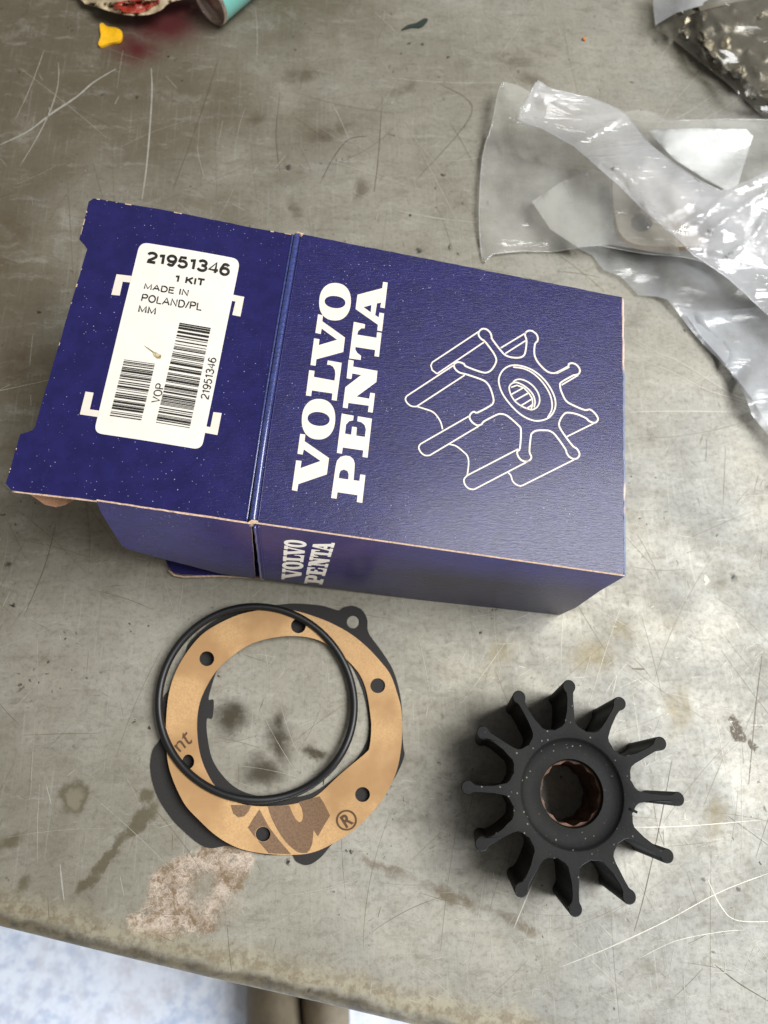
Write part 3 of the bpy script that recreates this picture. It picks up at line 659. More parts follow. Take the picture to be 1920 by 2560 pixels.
ln = [(smooth_poly(front[:-1], 3)+[front[0]], 13)]
for pts, sm in [([(662, 92), (310, 325), (298, 350), (308, 385), (345, 414)], 0), ([(705, 172), (345, 414)], 0), ([(478, 345), (112, 585)], 0), ([(112, 585), (103, 610), (118, 640), (152, 663), (192, 665)], 1), ([(190, 664), (558, 424)], 0),
                ([(195, 666), (240, 680), (310, 705), (350, 745), (375, 790), (388, 840)], 1), ([(595, 737), (218, 953)], 0), ([(218, 953), (205, 980), (220, 1015), (252, 1040), (290, 1040)], 1), ([(290, 1040), (668, 814)], 0),
                ([(440, 955), (490, 968), (545, 1010), (578, 1045), (588, 1100), (578, 1192)], 1), ([(968, 992), (578, 1194)], 0), ([(578, 1194), (553, 1225), (560, 1265), (590, 1295), (630, 1302)], 1), ([(630, 1302), (1052, 1082)], 0),
                ([(890, 1170), (912, 1195), (925, 1235), (950, 1262), (985, 1275), (1015, 1265)], 1), ([(1015, 1265), (1408, 1068)], 0), ([(1552, 793), (1335, 900)], 0), ([(835, 215), (1030, 98)], 0), ([(870, 258), (1025, 160)], 0),
                ([(1362, 362), (1262, 412)], 0), ([(1430, 424), (1302, 500)], 0), ([(930, 362), (1010, 374), (1080, 408), (1148, 470), (1202, 550), (1226, 620), (1226, 690), (1195, 748)], 1),
                ([(912, 492), (950, 480), (1000, 498), (1050, 535), (1085, 580), (1098, 630), (1090, 672)], 1), ([(915, 518), (960, 502), (1010, 520), (1050, 560), (1078, 605), (1080, 650), (1068, 682)], 0),
                ([(912, 575), (1010, 520)], 0), ([(938, 622), (1050, 560)], 0), ([(985, 662), (1078, 605)], 0), ([(1032, 682), (1080, 650)], 0)]:
    ln.append((smooth_poly(pts, 6, False) if sm else pts, 11))
def closed(p, n=5): q = smooth_poly(p, n); return q+[q[0]]
ln.append((closed([(820, 480), (830, 420), (870, 370), (930, 348), (1010, 358), (1090, 393), (1165, 455), (1225, 540), (1254, 620), (1248, 690), (1205, 750), (1130, 775), (1060, 765), (980, 720), (900, 640), (845, 560)]), 12))
ln.append((closed([(925, 485), (945, 464), (985, 456), (1040, 475), (1090, 515), (1125, 570), (1133, 625), (1115, 668), (1080, 688), (1050, 685), (1000, 665), (950, 630), (915, 580), (900, 530), (905, 503)]), 11))
dr = None
for i, (pl, wd) in enumerate(ln):
    pass
ims = ribbons('impeller_drawing', [(zi(pl), wd*540/1659) for pl, wd in ln], topf(.00009), M['ink_white'], box)
ims['label'] = 'white line drawing of a bladed impeller on the box top'

# ---- sticker and frame marks on the flap
for k, q in enumerate([[(640, 458), (745, 470), (741, 506), (674, 499), (658, 575), (612, 571)], [(1262, 559), (1333, 571), (1312, 681), (1268, 673), (1285, 598), (1256, 594)],
                       [(472, 1097), (516, 1103), (495, 1193), (560, 1202), (554, 1237), (440, 1220)], [(1166, 1205), (1211, 1210), (1188, 1331), (1110, 1318), (1117, 1283), (1150, 1288)]]):
    decal('frame_mark', [(resample(zo(q), 12), [])], flf(.00007), M['ink_white'], box, step=14)
def rrect(q, r, n=6):
    out = []; m = len(q)
    for i in range(m):
        p = Vector(q[i]); a = (Vector(q[i-1])-p).normalized(); b = (Vector(q[(i+1) % m])-p).normalized()
        p0 = p+a*r; p2 = p+b*r
        for k in range(n+1):
            t_ = k/n; out.append(tuple(p0*(1-t_)**2+p*2*t_*(1-t_)+p2*t_*t_))
    return out
LQ = [(768, 284), (1312, 368), (1103, 1414), (517, 1322)]
lab = solid('sticker', resample(rrect(zo(LQ), 22), 10), [], flf(.00022), M['label'], box, th=.0001, step=18)
lab['label'] = 'white barcode sticker with rounded corners reading 21951346'
fl = flf(.00042)
for k, (s_, q, b) in enumerate([('21951346', [(815, 342), (1258, 403), (1248, 458), (806, 390)], 6.6), ('1 KIT', [(962, 463), (1120, 485), (1114, 518), (955, 495)], 4.4), ('MADE IN', [(797, 510), (1034, 543), (1029, 574), (791, 538)], 3.0),
                 ('POLAND/PL', [(784, 569), (1106, 615), (1101, 652), (776, 605)], 3.0), ('MM', [(766, 631), (858, 645), (853, 679), (761, 665)], 3.8),
                 ('VOP', [(833, 1155), (860, 1054), (902, 1060), (874, 1161)], 2.5), ('21951346', [(1100, 1131), (1143, 908), (1183, 914), (1139, 1139)], 2.4)]):
    o = label_text('printed_text', s_, zo(q), hw(fl, .00001*k), M['ink'], box, b); o['label'] = 'black printed text reading '+s_
def barcode(q, seed, n):
    rnd = random.Random(seed); v = 0; out = []
    ws = [rnd.choice((1, 1, 1, 2, 2, 3, 4)) for _ in range(2*n+1)]; tot = sum(ws); pos = 0
    for i, w_ in enumerate(ws):
        if i % 2 == 0: out.append((zo([bil(q, 0, pos/tot), bil(q, 1, pos/tot), bil(q, 1, (pos+w_*.95)/tot), bil(q, 0, (pos+w_*.95)/tot)]), []))
        pos += w_
    return out
decal('barcode', barcode([(684, 925), (851, 948), (778, 1256), (606, 1230)], 3, 26), fl, M['ink'], box)
decal('barcode', barcode([(984, 722), (1153, 749), (1040, 1297), (857, 1268)], 5, 46), fl, M['ink'], box)
sm_ = [([(790, 848), (815, 862), (840, 880), (862, 888), (885, 900), (882, 918), (865, 920), (845, 905), (838, 885), (815, 868)], [])]
decal('dirt_smear', [(zo(o_), h) for o_, h in sm_], fl, M['smear'], box)

# ------------------------------------------------------------------ gaskets
zg = lambda pts: Z(360, 1480, 700/1659, pts)
def sm(pts, n=5): return smooth_poly(zg(pts), n)
BG_OUT = [(800, 75), (900, 68), (1050, 80), (1150, 108), (1182, 92), (1235, 82), (1290, 105), (1322, 160), (1325, 220), (1342, 262), (1400, 340), (1470, 450), (1510, 570), (1529, 700), (1531, 830), (1538, 925), (1543, 970), (1508, 1060), (1455, 1150), (1385, 1270), (1250, 1395), (1125, 1485), (1045, 1575), (970, 1618), (905, 1598), (870, 1555), (750, 1560), (600, 1535), (500, 1505), (400, 1518), (330, 1495), (250, 1430), (170, 1350), (90, 1230), (50, 1120), (38, 1020), (55, 930), (95, 868), (110, 760), (112, 700), (118, 620), (150, 575), (185, 480), (240, 370), (275, 290), (400, 180), (550, 110), (680, 84)]
BG_IN = [(800, 250), (650, 280), (520, 355), (440, 450), (405, 540), (382, 635), (412, 642), (404, 745), (372, 752), (374, 850), (400, 980), (455, 1075), (530, 1150), (620, 1195), (760, 1222), (900, 1215), (1000, 1190), (1100, 1125), (1180, 1062), (1250, 1000), (1305, 920), (1332, 830), (1325, 700), (1290, 560), (1220, 420), (1120, 330), (980, 268)]
TG_OUT = [(700, 105), (560, 135), (420, 200), (330, 265), (245, 370), (185, 480), (150, 590), (135, 700), (130, 800), (132, 910), (142, 1010), (165, 1095), (200, 1180), (250, 1270), (330, 1355), (410, 1430), (500, 1490), (600, 1530), (740, 1553), (900, 1557), (1010, 1540), (1120, 1490), (1230, 1420), (1330, 1330), (1420, 1220), (1490, 1080), (1520, 950), (1530, 820), (1525, 700), (1500, 600), (1460, 490), (1400, 410), (1320, 325), (1220, 245), (1100, 180), (980, 135), (880, 108), (790, 98)]
TG_IN = [(830, 262), (700, 285), (600, 325), (510, 390), (430, 465), (370, 560), (330, 655), (314, 760), (318, 880), (337, 980), (372, 1070), (425, 1155), (510, 1230), (650, 1268), (850, 1262), (980, 1228), (1045, 1190), (1130, 1110), (1210, 1040), (1312, 955), (1337, 915), (1347, 800), (1340, 720), (1327, 630), (1310, 560), (1280, 492), (1240, 440), (1190, 390), (1130, 345), (1050, 292), (950, 265)]
def gz(x, y):                                    # the paper gasket is warped: lifts at the left and at the lower right
    x0, y0 = 720, 1830
    a = atan2(y-y0, x-x0)
    return .0022+.0030*(.5-.5*cos(a-.4))+.0016*sin(3*a+.6)
BGF = lambda x, y: at(x, y, .0007)
TGF = lambda x, y: at(x, y, gz(x, y))
bgk = solid('flange_gasket', sm(BG_OUT), [sm(BG_IN), circ(*zg([(1240, 178)])[0], 16)], BGF, M['black_gasket'], None, th=.0006, smooth=False)
tag(bgk, 'dark grey fibre gasket with small bolt lugs lying under the tan paper gasket', 'gasket')
holes = [circ(*zg([p])[0], 18.6) for p in [(372, 395), (915, 200), (1385, 555), (1295, 1200), (705, 1435)]]+[circ(*zg([(262, 1005)])[0], 15, ry=18)]
tgk = empty('paper_gasket', tuple(at(720, 1830, 0)), 'warped tan paper ring gasket with six bolt holes and brown print', 'gasket')
solid('ring', sm(TG_OUT), [sm(TG_IN)]+holes, TGF, M['paper'], tgk, th=.0006, step=14, smooth=False)
zu = lambda pts: Z(640, 1800, 300/1659, pts)
pf = hw(TGF, .00022)
pr = [(resample(zu([(165, 1190), (190, 1280), (230, 1380), (285, 1490), (345, 1590), (410, 1680), (480, 1750), (540, 1800), (600, 1835), (700, 1838), (740, 1800), (775, 1720), (790, 1620), (795, 1520), (825, 1560), (858, 1605), (940, 1460), (1025, 1320), (940, 1150), (880, 1055), (590, 1130), (640, 1230), (655, 1320), (645, 1380), (625, 1410), (595, 1412), (550, 1370), (500, 1280), (460, 1180)]), 10), []),
      (resample(zg([(685, 1290), (650, 1340), (617, 1395), (650, 1440), (740, 1548), (872, 1553), (800, 1470), (740, 1390)]), 10), [[(p[0], p[1]) for p in circ(*zg([(705, 1435)])[0], 19.6)]]),
      (zg([(515, 1262), (637, 1262), (620, 1300), (595, 1328), (560, 1335), (530, 1312)]), [])]
decal('print', pr[:1], pf, M['print'], tgk, step=12); decal('print', pr[1:2], pf, M['print'], tgk, step=12); decal('print', pr[2:], pf, M['print'], tgk, step=12)
cxr = zg([(1200, 1352)])[0]
decal('registered_mark', [(circ(*cxr, 26, 40), [circ(*cxr, 21.5, 40)])], pf, M['print_dark'], tgk, step=8)
text_on('registered_mark', 'R', zg([(1160, 1335), (1205, 1300), (1245, 1368), (1200, 1400)]), pf, M['print_dark'], tgk, .03)
text_on('small_print', 'nt', zg([(172, 905), (248, 812), (290, 890), (215, 950)]), pf, M['print_dark'], tgk, .0)
# o-ring
oc = zg([(666, 662)])[0]
pts = []
for k in range(120):
    a = 2*pi*k/120; r = 243+2.0*sin(2*a+.7)+1.2*sin(3*a)
    x, y = oc[0]+r*cos(a), oc[1]+r*sin(a); pts.append(at(x, y, gz(x, y)*.75+.0022+.0006*sin(a*2)))
orr = tube('rubber_ring', pts, .0017, M['oring'], None, True, 16)
tag(orr, 'thin black rubber o-ring lying on the tan paper gasket', 'o-ring')

# ------------------------------------------------------------------ impeller
zp = lambda p: (1120+p[0]*.3858, 1660+p[1]*.3858)
IH = .041
TT = [(785, 145), (1112, 255), (1375, 515), (1490, 875), (1420, 1245), (1175, 1510), (825, 1590), (475, 1465), (220, 1165), (130, 800), (228, 445), (460, 215)]
C3 = at(*zp((808, 838)), IH); tips = [at(*zp(p), IH)-C3 for p in TT]
imp = empty('impeller', (C3.x, C3.y, 0), 'black rubber twelve-bladed pump impeller standing on the bench with a bronze splined bore', 'impeller')
LEAN = Vector((.0062, -.0015, 0))               # foot of the soft impeller sits a little right of its top
def ip(x, y, z):                                # local millimetre-free coordinates -> world, with the slight lean
    k = 1-z/IH; return Vector((C3.x+x*(1-.03*k)+LEAN.x*k, C3.y+y*(1-.03*k)+LEAN.y*k, z))
angs = sorted([(atan2(t_.y, t_.x), hypot(t_.x, t_.y)) for t_ in tips])
RH, RJ = .0248, .0284
hub = []; joints = []
N12 = len(angs)
for i, (a, R_) in enumerate(angs):
    an = angs[(i+1) % N12][0]+(2*pi if i == N12-1 else 0)
    u = Vector((cos(a), sin(a))); v_ = Vector((-sin(a), cos(a)))
    hwid = .00185
    hub += [tuple(u*RJ-v_*hwid), tuple(u*RJ+v_*hwid), tuple(u*.0267+v_*.0023), tuple(u*.0254+v_*.0034)]
    joints.append((u, v_, R_))
    m0, m1 = a+.235, an-.235
    for k in range(5):
        aa = m0+(m1-m0)*k/4; hub.append((cos(aa)*(RH-.0003*sin(pi*k/4)), sin(aa)*(RH-.0003*sin(pi*k/4))))
    un = Vector((cos(an), sin(an))); vn = Vector((-sin(an), cos(an)))
    hub += [tuple(un*.0254-vn*.0034), tuple(un*.0267-vn*.0023)]
NH = len(hub); RR = .0202
def loopr(r, z): return [ip(cos(atan2(p[1], p[0]))*r, sin(atan2(p[1], p[0]))*r, z) for p in hub]
rows = [[ip(x, y, 0) for x, y in hub], [ip(x, y, IH-.0004) for x, y in hub], [ip(x*.987, y*.987, IH) for x, y in hub]]
# keep blade joints flush: only pull the rim in between the blades
for i, (x, y) in enumerate(hub):
    if hypot(x, y) > RJ-.0003: rows[2][i] = ip(x, y, IH); rows[1][i] = ip(x, y, IH-.0004)
rows += [loopr(.0211, IH), loopr(.0207, IH-.0002), loopr(.0202, IH-.0010), loopr(.0192, IH-.0018), loopr(.0160, IH-.0024), loopr(.0138, IH-.0022), loopr(.0129, IH-.0021), loopr(.0126, IH-.003), loopr(.0124, IH-.006), loopr(.0124, 0), ]
vs = [p for r_ in rows for p in r_]; fs = []
for j in range(len(rows)-1):
    for i in range(NH): fs.append((j*NH+i, j*NH+(i+1) % NH, (j+1)*NH+(i+1) % NH, (j+1)*NH+i))
for i in range(NH): j = len(rows)-1; fs.append((j*NH+i, j*NH+(i+1) % NH, (i+1) % NH, i))
me = mesh('hub', vs, fs); bm = bmesh.new(); bm.from_mesh(me); bmesh.ops.recalc_face_normals(bm, faces=bm.faces); bm.to_mesh(me); bm.free()
def auto_smooth(o, ang=35):
    me = o.data
    for p in me.polygons: p.use_smooth = True
    bm = bmesh.new(); bm.from_mesh(me)
    for e_ in bm.edges:
        if len(e_.link_faces) == 2 and e_.calc_face_angle(0) > radians(ang): e_.smooth = False
    bm.to_mesh(me); bm.free()
ho = link('hub', me, M['rubber'], imp); auto_smooth(ho)
for (u, v_, R_) in joints:
    hwid = .00185; br = .0027; e_ = []
    bend = random.uniform(-.0006, .0006)
    def cl(s, w_): k = (s-RJ)/(R_-RJ); return u*s+v_*(w_+bend*sin(pi*k))
    L = [cl(RJ, -hwid), cl(RJ+.003, -.0016), cl(R_-.0050, -.00135), cl(R_-.0027, -.0015)]
    arc = [u*(R_+br*cos(q))+v_*(br*sin(q)) for q in [(-2.35+4.7*k/14) for k in range(15)]]
    Rr = [cl(R_-.0027, .0015), cl(R_-.0050, .00135), cl(RJ+.003, .0016), cl(RJ, hwid)]
    out = L+arc+Rr; n = len(out); c = u*((RJ+R_)/2)
    def ins(i, p):
        if i in (0, n-1): return p
        a = Vector(out[i-1]); b = Vector(out[(i+1) % n]); d = (b-a).normalized(); return p+Vector((-d.y, d.x))*.0003
    o0 = [ip(p.x, p.y, 0) for p in out]; o1 = [ip(p.x, p.y, IH-.00035) for p in out]; o2 = [ip(*ins(i, p), IH) for i, p in enumerate(out)]
    vs = o0+o1+o2; fs = []
    for j in range(2):
        for i in range(n): fs.append((j*n+i, j*n+(i+1) % n, (j+1)*n+(i+1) % n, (j+1)*n+i))
    tt = tessellate_polygon([[Vector((p.x, p.y, 0)) for p in out]])
    for a, b, c_ in tt: fs.append((2*n+a, 2*n+b, 2*n+c_)); fs.append((c_, b, a))
    me = mesh('blade', vs, fs); bm = bmesh.new(); bm.from_mesh(me); bmesh.ops.recalc_face_normals(bm, faces=bm.faces); bm.to_mesh(me); bm.free()
    auto_smooth(link('blade', me, M['rubber'], imp))
# splined bronze insert
NS = 12; sp_ = []
for k in range(NS*8):
    a = 2*pi*k/(NS*8); ph = (k % 8)/8; r = .0122-.0009*(1-abs(2*ph-1))
    sp_.append((cos(a)*r, sin(a)*r))
n = len(sp_); zt_, zb_ = IH-.0055, .002
ring = [ip(cos(2*pi*k/n)*.0124, sin(2*pi*k/n)*.0124, zt_+.0002) for k in range(n)]; top = [ip(x, y, zt_) for x, y in sp_]; bot = [ip(x, y, zb_) for x, y in sp_]; rb_ = [ip(cos(2*pi*k/n)*.0124, sin(2*pi*k/n)*.0124, zb_) for k in range(n)]
vs = ring+top+bot+rb_; fs = []
for j in range(3):
    for i in range(n): fs.append((j*n+i, j*n+(i+1) % n, (j+1)*n+(i+1) % n, (j+1)*n+i))
me = mesh('splined_insert', vs, fs); bm = bmesh.new(); bm.from_mesh(me); bmesh.ops.recalc_face_normals(bm, faces=bm.faces); bm.to_mesh(me); bm.free()
me.flip_normals() if False else None
link('splined_insert', me, M['bronze'], imp)
zq = lambda pts: [zp(p) for p in pts]
text_on('moulded_mark', '13', zq([(1058, 835), (1058, 760), (1118, 760), (1118, 835)]), lambda x, y: at(x, y, IH-.00228), M['rubber'], imp, .02)
# parting nick across the rim
pn_ = [at(*zp(p), IH+.00001) for p in [(1172, 938), (1198, 948), (1226, 962)]]
tube('moulding_nick', pn_, .0005, M['rubber'], imp, seg=8, squash=.6)

# ------------------------------------------------------------------ plastic bags
def idw(ctrl):
    def g(x, y):
        s = w_ = 0
        for cx, cy, z in ctrl:
            d = (x-cx)**2+(y-cy)**2+300; k = 1/d**1.5; s += k*z; w_ += k
        return s/w_
    return g
def filmsheet(name, outer, ctrl, creases, mat, parent, step=13, amp=.0012, nsc=70, seed=0, edge_drop=None, extra=()):
    g = idw(ctrl)
    cr = [(pl, h_*.001, wd) for pl, h_, wd in creases]
    def f(x, y):
        z = g(x, y)
        z += amp*(noise.noise(Vector((x/nsc, y/nsc, seed)))+.5*abs(noise.noise(Vector((x/nsc*2.3, y/nsc*2.3, seed+5)))))
        for pl, h_, wd in cr:
            d = pdist((x, y), pl)
            if d < wd*4: z += h_*math.exp(-d/wd)
        return at(x, y, max(.0008, z))
    ex = list(extra)
    for pl, h_, wd in creases:
        for q in resample(pl, 7)[:-1]: ex.append(q)
    o = solid(name, resample(outer, step*.8), [], f, mat, parent, th=(.0003 if mat.name in ('white_slip', 'dark_foil', 'beige_wrapper') else 0), step=step, smooth=True, extra=[])
    return o, f
z5 = lambda pts: Z(1160, 0, 760/1659, pts)
bag = empty('plastic_bag', tuple(at(1650, 450, 0)), 'crumpled clear plastic bag right of the box with a folded-over glossy strip', 'plastic bag')
# body of the bag (two layers)
body = z5([(215, 445), (290, 462), (360, 500), (400, 600), (600, 640), (870, 612), (960, 597), (1050, 618), (1150, 655), (1400, 650), (1900, 655), (1900, 1850), (1659, 1720), (1550, 1590), (1440, 1475), (1330, 1440), (1200, 1405), (1000, 1388), (850, 1362), (730, 1342), (600, 1357), (480, 1376), (330, 1372), (160, 1388), (118, 1432), (92, 1380), (80, 1150), (100, 850), (150, 680), (185, 500)])
ctl = [(1180, 560, .003), (1200, 400, .004), (1250, 250, .010), (1210, 650, .001), (1350, 620, .001), (1500, 600, .008), (1400, 500, .008), (1500, 400, .012), (1600, 300, .010), (1560, 480, .012), (1700, 400, .018), (1850, 500, .022), (1900, 750, .012), (1850, 320, .008), (1700, 640, .008)]
fold_lines = [(z5([(215, 445), (260, 780), (560, 800)]), 2.5, 6), (z5([(130, 1340), (135, 1000), (150, 800)]), 1.0, 5), (z5([(130, 1320), (350, 1300), (560, 1310), (800, 1330)]), 1.0, 6), (z5([(370, 1100), (520, 1010), (660, 930)]), 1.0, 7), (z5([(150, 930), (400, 960), (600, 900)]), .9, 6)]
_, fbody = filmsheet('bag_film', body, ctl, fold_lines, M['film'], bag, 13, .0014, 80, 1)
inner_ = z5([(370, 1100), (520, 1000), (700, 920), (900, 1000), (1150, 1250), (1180, 1395), (1000, 1370), (800, 1335), (620, 1350), (470, 1250)])
filmsheet('bag_film', inner_, [(x, y, max(z+.002, .012)) for x, y, z in ctl], [], M['film'], bag, 16, .001, 60, 3)
# diagonal strip folded over on top
strip = z5([(400, 435), (470, 480), (560, 503), (700, 537), (800, 575), (870, 610), (950, 700), (1020, 790), (1160, 900), (1290, 985), (1400, 1040), (1560, 980), (1900, 820), (1900, 1900), (1659, 1722), (1440, 1520), (1250, 1392), (1180, 1320), (1060, 1215), (960, 1130), (850, 1020), (720, 905), (600, 800), (430, 705), (285, 650), (340, 545)])
ctl2 = [(1345, 205, .030), (1300, 295, .024), (1440, 360, .022), (1560, 285, .024), (1550, 470, .026), (1650, 560, .028), (1740, 640, .028), (1900, 770, .016), (1720, 480, .034), (1900, 430, .036), (1900, 620, .030), (1620, 420, .030), (1800, 520, .035)]
cr2 = [(z5([(285, 650), (600, 800), (850, 1020), (1060, 1215), (1250, 1392)]), 1.8, 7), (z5([(720, 870), (850, 930), (950, 1060), (1040, 1190)]), 3.0, 7), (z5([(610, 780), (870, 640)]), 2.0, 7),
       (z5([(1170, 1240), (1330, 1150), (1470, 1040), (1659, 960)]), 2.5, 6), (z5([(1230, 1340), (1400, 1220), (1560, 1100), (1700, 1000)]), 2.5, 6), (z5([(1250, 1350), (1450, 1390), (1560, 1310), (1640, 1200)]), 3, 6), (z5([(400, 435), (340, 545), (300, 640)]), 2.5, 6), (z5([(1290, 985), (1320, 1080), (1250, 1180)]), 1.2, 6)]
_, fstrip = filmsheet('folded_strip', strip, ctl2, cr2, M['film_strip'], bag, 9, .0013, 75, 7)
def seam(pts_px, ff_, parent, r=.00028, closed=False, sub=3):
    q = smooth_poly(pts_px, sub, closed); tube('weld_line', [ff_(*p) for p in q], r, M['seam'], parent, closed, 6)
seam(z5([(215, 447), (186, 502), (152, 682), (102, 850), (82, 1150), (94, 1380), (118, 1430), (160, 1386), (330, 1370), (480, 1374), (600, 1355), (730, 1340), (850, 1360), (1000, 1386), (1200, 1403), (1330, 1438), (1440, 1473), (1550, 1588)]), fbody, bag)
seam(z5([(960, 598), (1050, 619), (1150, 656), (1400, 651), (1890, 656)]), fbody, bag)
seam(z5([(402, 438), (470, 482), (560, 505), (700, 539), (800, 577), (868, 612), (950, 702), (1020, 792), (1160, 902), (1290, 987), (1400, 1040)]), fstrip, bag)
seam(z5([(400, 437), (340, 546), (287, 650), (430, 704), (600, 799), (720, 903), (850, 1018), (960, 1128), (1060, 1213), (1180, 1318), (1250, 1390), (1440, 1518), (1655, 1718)]), fstrip, bag, .0003)
wlip = [at(x, y, .0245+.006*min(1, max(0, (i-10)/20))) for i, (x, y) in enumerate(smooth_poly(z5([(285, 650), (430, 705), (600, 800), (720, 905), (850, 1020), (960, 1130), (1060, 1215), (1180, 1320), (1250, 1392), (1440, 1520), (1659, 1722)]), 4, False))]
# second film, lying flat beneath
z8 = lambda pts: Z(1160, 400, 760/1659, pts)
bag2 = empty('plastic_bag', tuple(at(1750, 900, 0)), 'cloudy flat plastic film reaching down the right side below the crumpled bag', 'plastic bag')
low_ = z8([(600, 440), (620, 482), (700, 520), (760, 600), (850, 632), (900, 680), (950, 738), (1050, 745), (1110, 762), (1150, 810), (1180, 852), (1240, 930), (1300, 1000), (1380, 1080), (1450, 1150), (1500, 1230), (1540, 1300), (1570, 1392), (1659, 1500), (1750, 1600), (1900, 1600), (1900, 200), (1200, 200)])
cr3 = [(z8([(1300, 870), (1450, 850), (1659, 825)]), 2, 7), (z8([(1280, 800), (1300, 880), (1400, 980), (1560, 1100)]), 1.5, 8), (z8([(1480, 690), (1600, 740), (1700, 790)]), 2, 6), (z8([(850, 560), (1050, 640), (1300, 700)]), 1.5, 12), (z8([(1560, 1330), (1620, 1310), (1700, 1330)]), 4, 12)]
filmsheet('bag_film', low_, [(1450, 620, .001), (1600, 740, .002), (1700, 700, .004), (1850, 900, .006), (1900, 1100, .004), (1870, 1010, .007), (1750, 900, .001), (1620, 640, .002)], cr3, M['film_soft'], bag2, 12, .0014, 70, 11)
filmsheet('bag_film', z8([(1180, 800), (1300, 830), (1659, 800), (1900, 800), (1900, 1650), (1750, 1600), (1570, 1300), (1400, 1080), (1290, 960)]), [(1700, 800, .003), (1900, 1000, .010), (1800, 900, .005)], [], M['film_soft'], bag2, 15, .0012, 60, 15)
# contents: white slip and steel plate
slip = z5([(1000, 712), (1250, 700), (1540, 705), (1578, 742), (1540, 860), (1495, 1010), (1440, 1040), (1330, 985), (1150, 870)])
so, _ = filmsheet('paper_slip', slip, [(1640, 330, .008), (1850, 330, .010), (1740, 420, .010), (1800, 460, .009)], [(z5([(1120, 760), (1300, 790), (1540, 800)]), 1.2, 7), (z5([(1200, 860), (1400, 860), (1520, 850)]), 1.2, 6), (z5([(1280, 950), (1400, 930), (1500, 950)]), 1, 6)], M['white_paper'], None, 12, .0012, 50, 21)
tag(so, 'creased white paper slip inside the crumpled clear bag', 'paper slip')
pl_ = smooth_poly(z5([(840, 930), (812, 960), (812, 1050), (820, 1150), (850, 1270), (930, 1330), (1080, 1345), (1300, 1340), (1360, 1290), (1280, 1120), (1050, 960)]), 4)
plt = solid('steel_plate', pl_, [circ(*z5([(970, 1216)])[0], 27, 28, ry=22)], lambda x, y: at(x, y, .0110), M['plate'], None, th=.0030)
tag(plt, 'grey steel plate with a round bolt hole seen through the clear bag', 'metal plate')
plt.data.materials.append(M['plate_edge'])
for p in plt.data.polygons:
    if len(p.vertices) == 4: p.material_index = 1
# top right bag
z9 = lambda pts: Z(1560, 0, 360/1659, pts)
bag3 = empty('plastic_bag', tuple(at(1800, 100, 0)), 'smoky plastic bag in the far right corner holding crinkled gold foil', 'plastic bag')
ob = z9([(300, -300), (320, 0), (345, 200), (358, 300), (400, 350), (620, 500), (850, 690), (1050, 850), (1200, 970), (1659, 1400), (2100, 1800), (2100, -300)])
filmsheet('bag_film', ob, [(1630, 20, .004), (1700, 120, .006), (1800, 100, .020), (1900, 200, .016), (1760, 180, .006), (1900, 300, .004), (1850, 30, .022), (1930, 350, .004)], [(z9([(360, 290), (600, 150), (900, 60), (1200, 0)]), 4, 7), (z9([(470, 390), (850, 690), (1200, 960), (1659, 1380)]), 1.5, 5), (z9([(900, 200), (950, 600), (1180, 800), (1330, 860), (1500, 1050)]), 4, 7), (z9([(650, 350), (740, 420)]), 5, 8)], M['film_dark'], bag3, 12, .0016, 60, 31)
filmsheet('bag_film', z9([(325, -200), (340, 120), (362, 290), (600, 150), (900, 60), (1200, 0), (1500, -150)]), [(1630, 20, .012), (1750, 0, .018)], [], M['film_soft'], bag3, 14, .001, 50, 33)
foil = z9([(760, 170), (900, 120), (1300, 20), (2100, -100), (2100, 1500), (1659, 1150), (1530, 1080), (1480, 1000), (1370, 960), (1320, 850), (1200, 810), (1050, 690), (960, 600), (880, 520), (640, 440), (620, 340), (720, 240)])
fo, ff = filmsheet('foil_insert', foil, [(1700, 90, .006), (1760, 110, .010), (1800, 50, .014), (1900, 150, .012), (1850, 200, .008)], [], M['foil'], None, 8, .0022, 34, 41)
tag(fo, 'dark crinkled foil sheet inside the smoky bag in the corner', 'foil')
k = 0
for cx, cy, rx, ry, a in [(700, 300, 30, 75, 20), (700, 410, 60, 55, 0), (890, 450, 60, 60, 30), (960, 550, 60, 70, 20), (1150, 510, 55, 75, 10), (1170, 590, 50, 35, 0), (1020, 670, 60, 22, 40), (1300, 840, 60, 40, 30), (1350, 920, 30, 45, -20), (895, 220, 25, 60, -10), (1640, 1060, 60, 30, 0), (1560, 220, 30, 26, 0)]:
    px, py = z9([(cx, cy)])[0]; s_ = 360/1659
    lp = [(px+(rx*s_*cos(q)*(1+.35*noise.noise(Vector((cx, q*1.7, 0)))))*cos(radians(a))-ry*s_*sin(q)*sin(radians(a)), py+rx*s_*cos(q)*sin(radians(a))+ry*s_*sin(q)*(1+.3*noise.noise(Vector((cy, q*1.9, 1))))*cos(radians(a))) for q in [2*pi*i/18 for i in range(18)]]
    def gf(x, y, px=px, py=py, rr_=max(rx, ry)*s_): 
        d = hypot(x-px, y-py)/rr_; return ff(x, y)+Vector((0, 0, .0015+.003*max(0, 1-d*d)+.0012*noise.noise(Vector((x/6, y/6, 2)))))
    g_ = solid('foil_crinkle', lp, [], gf, M['gold_foil'], fo, th=.0003, step=4, smooth=True)

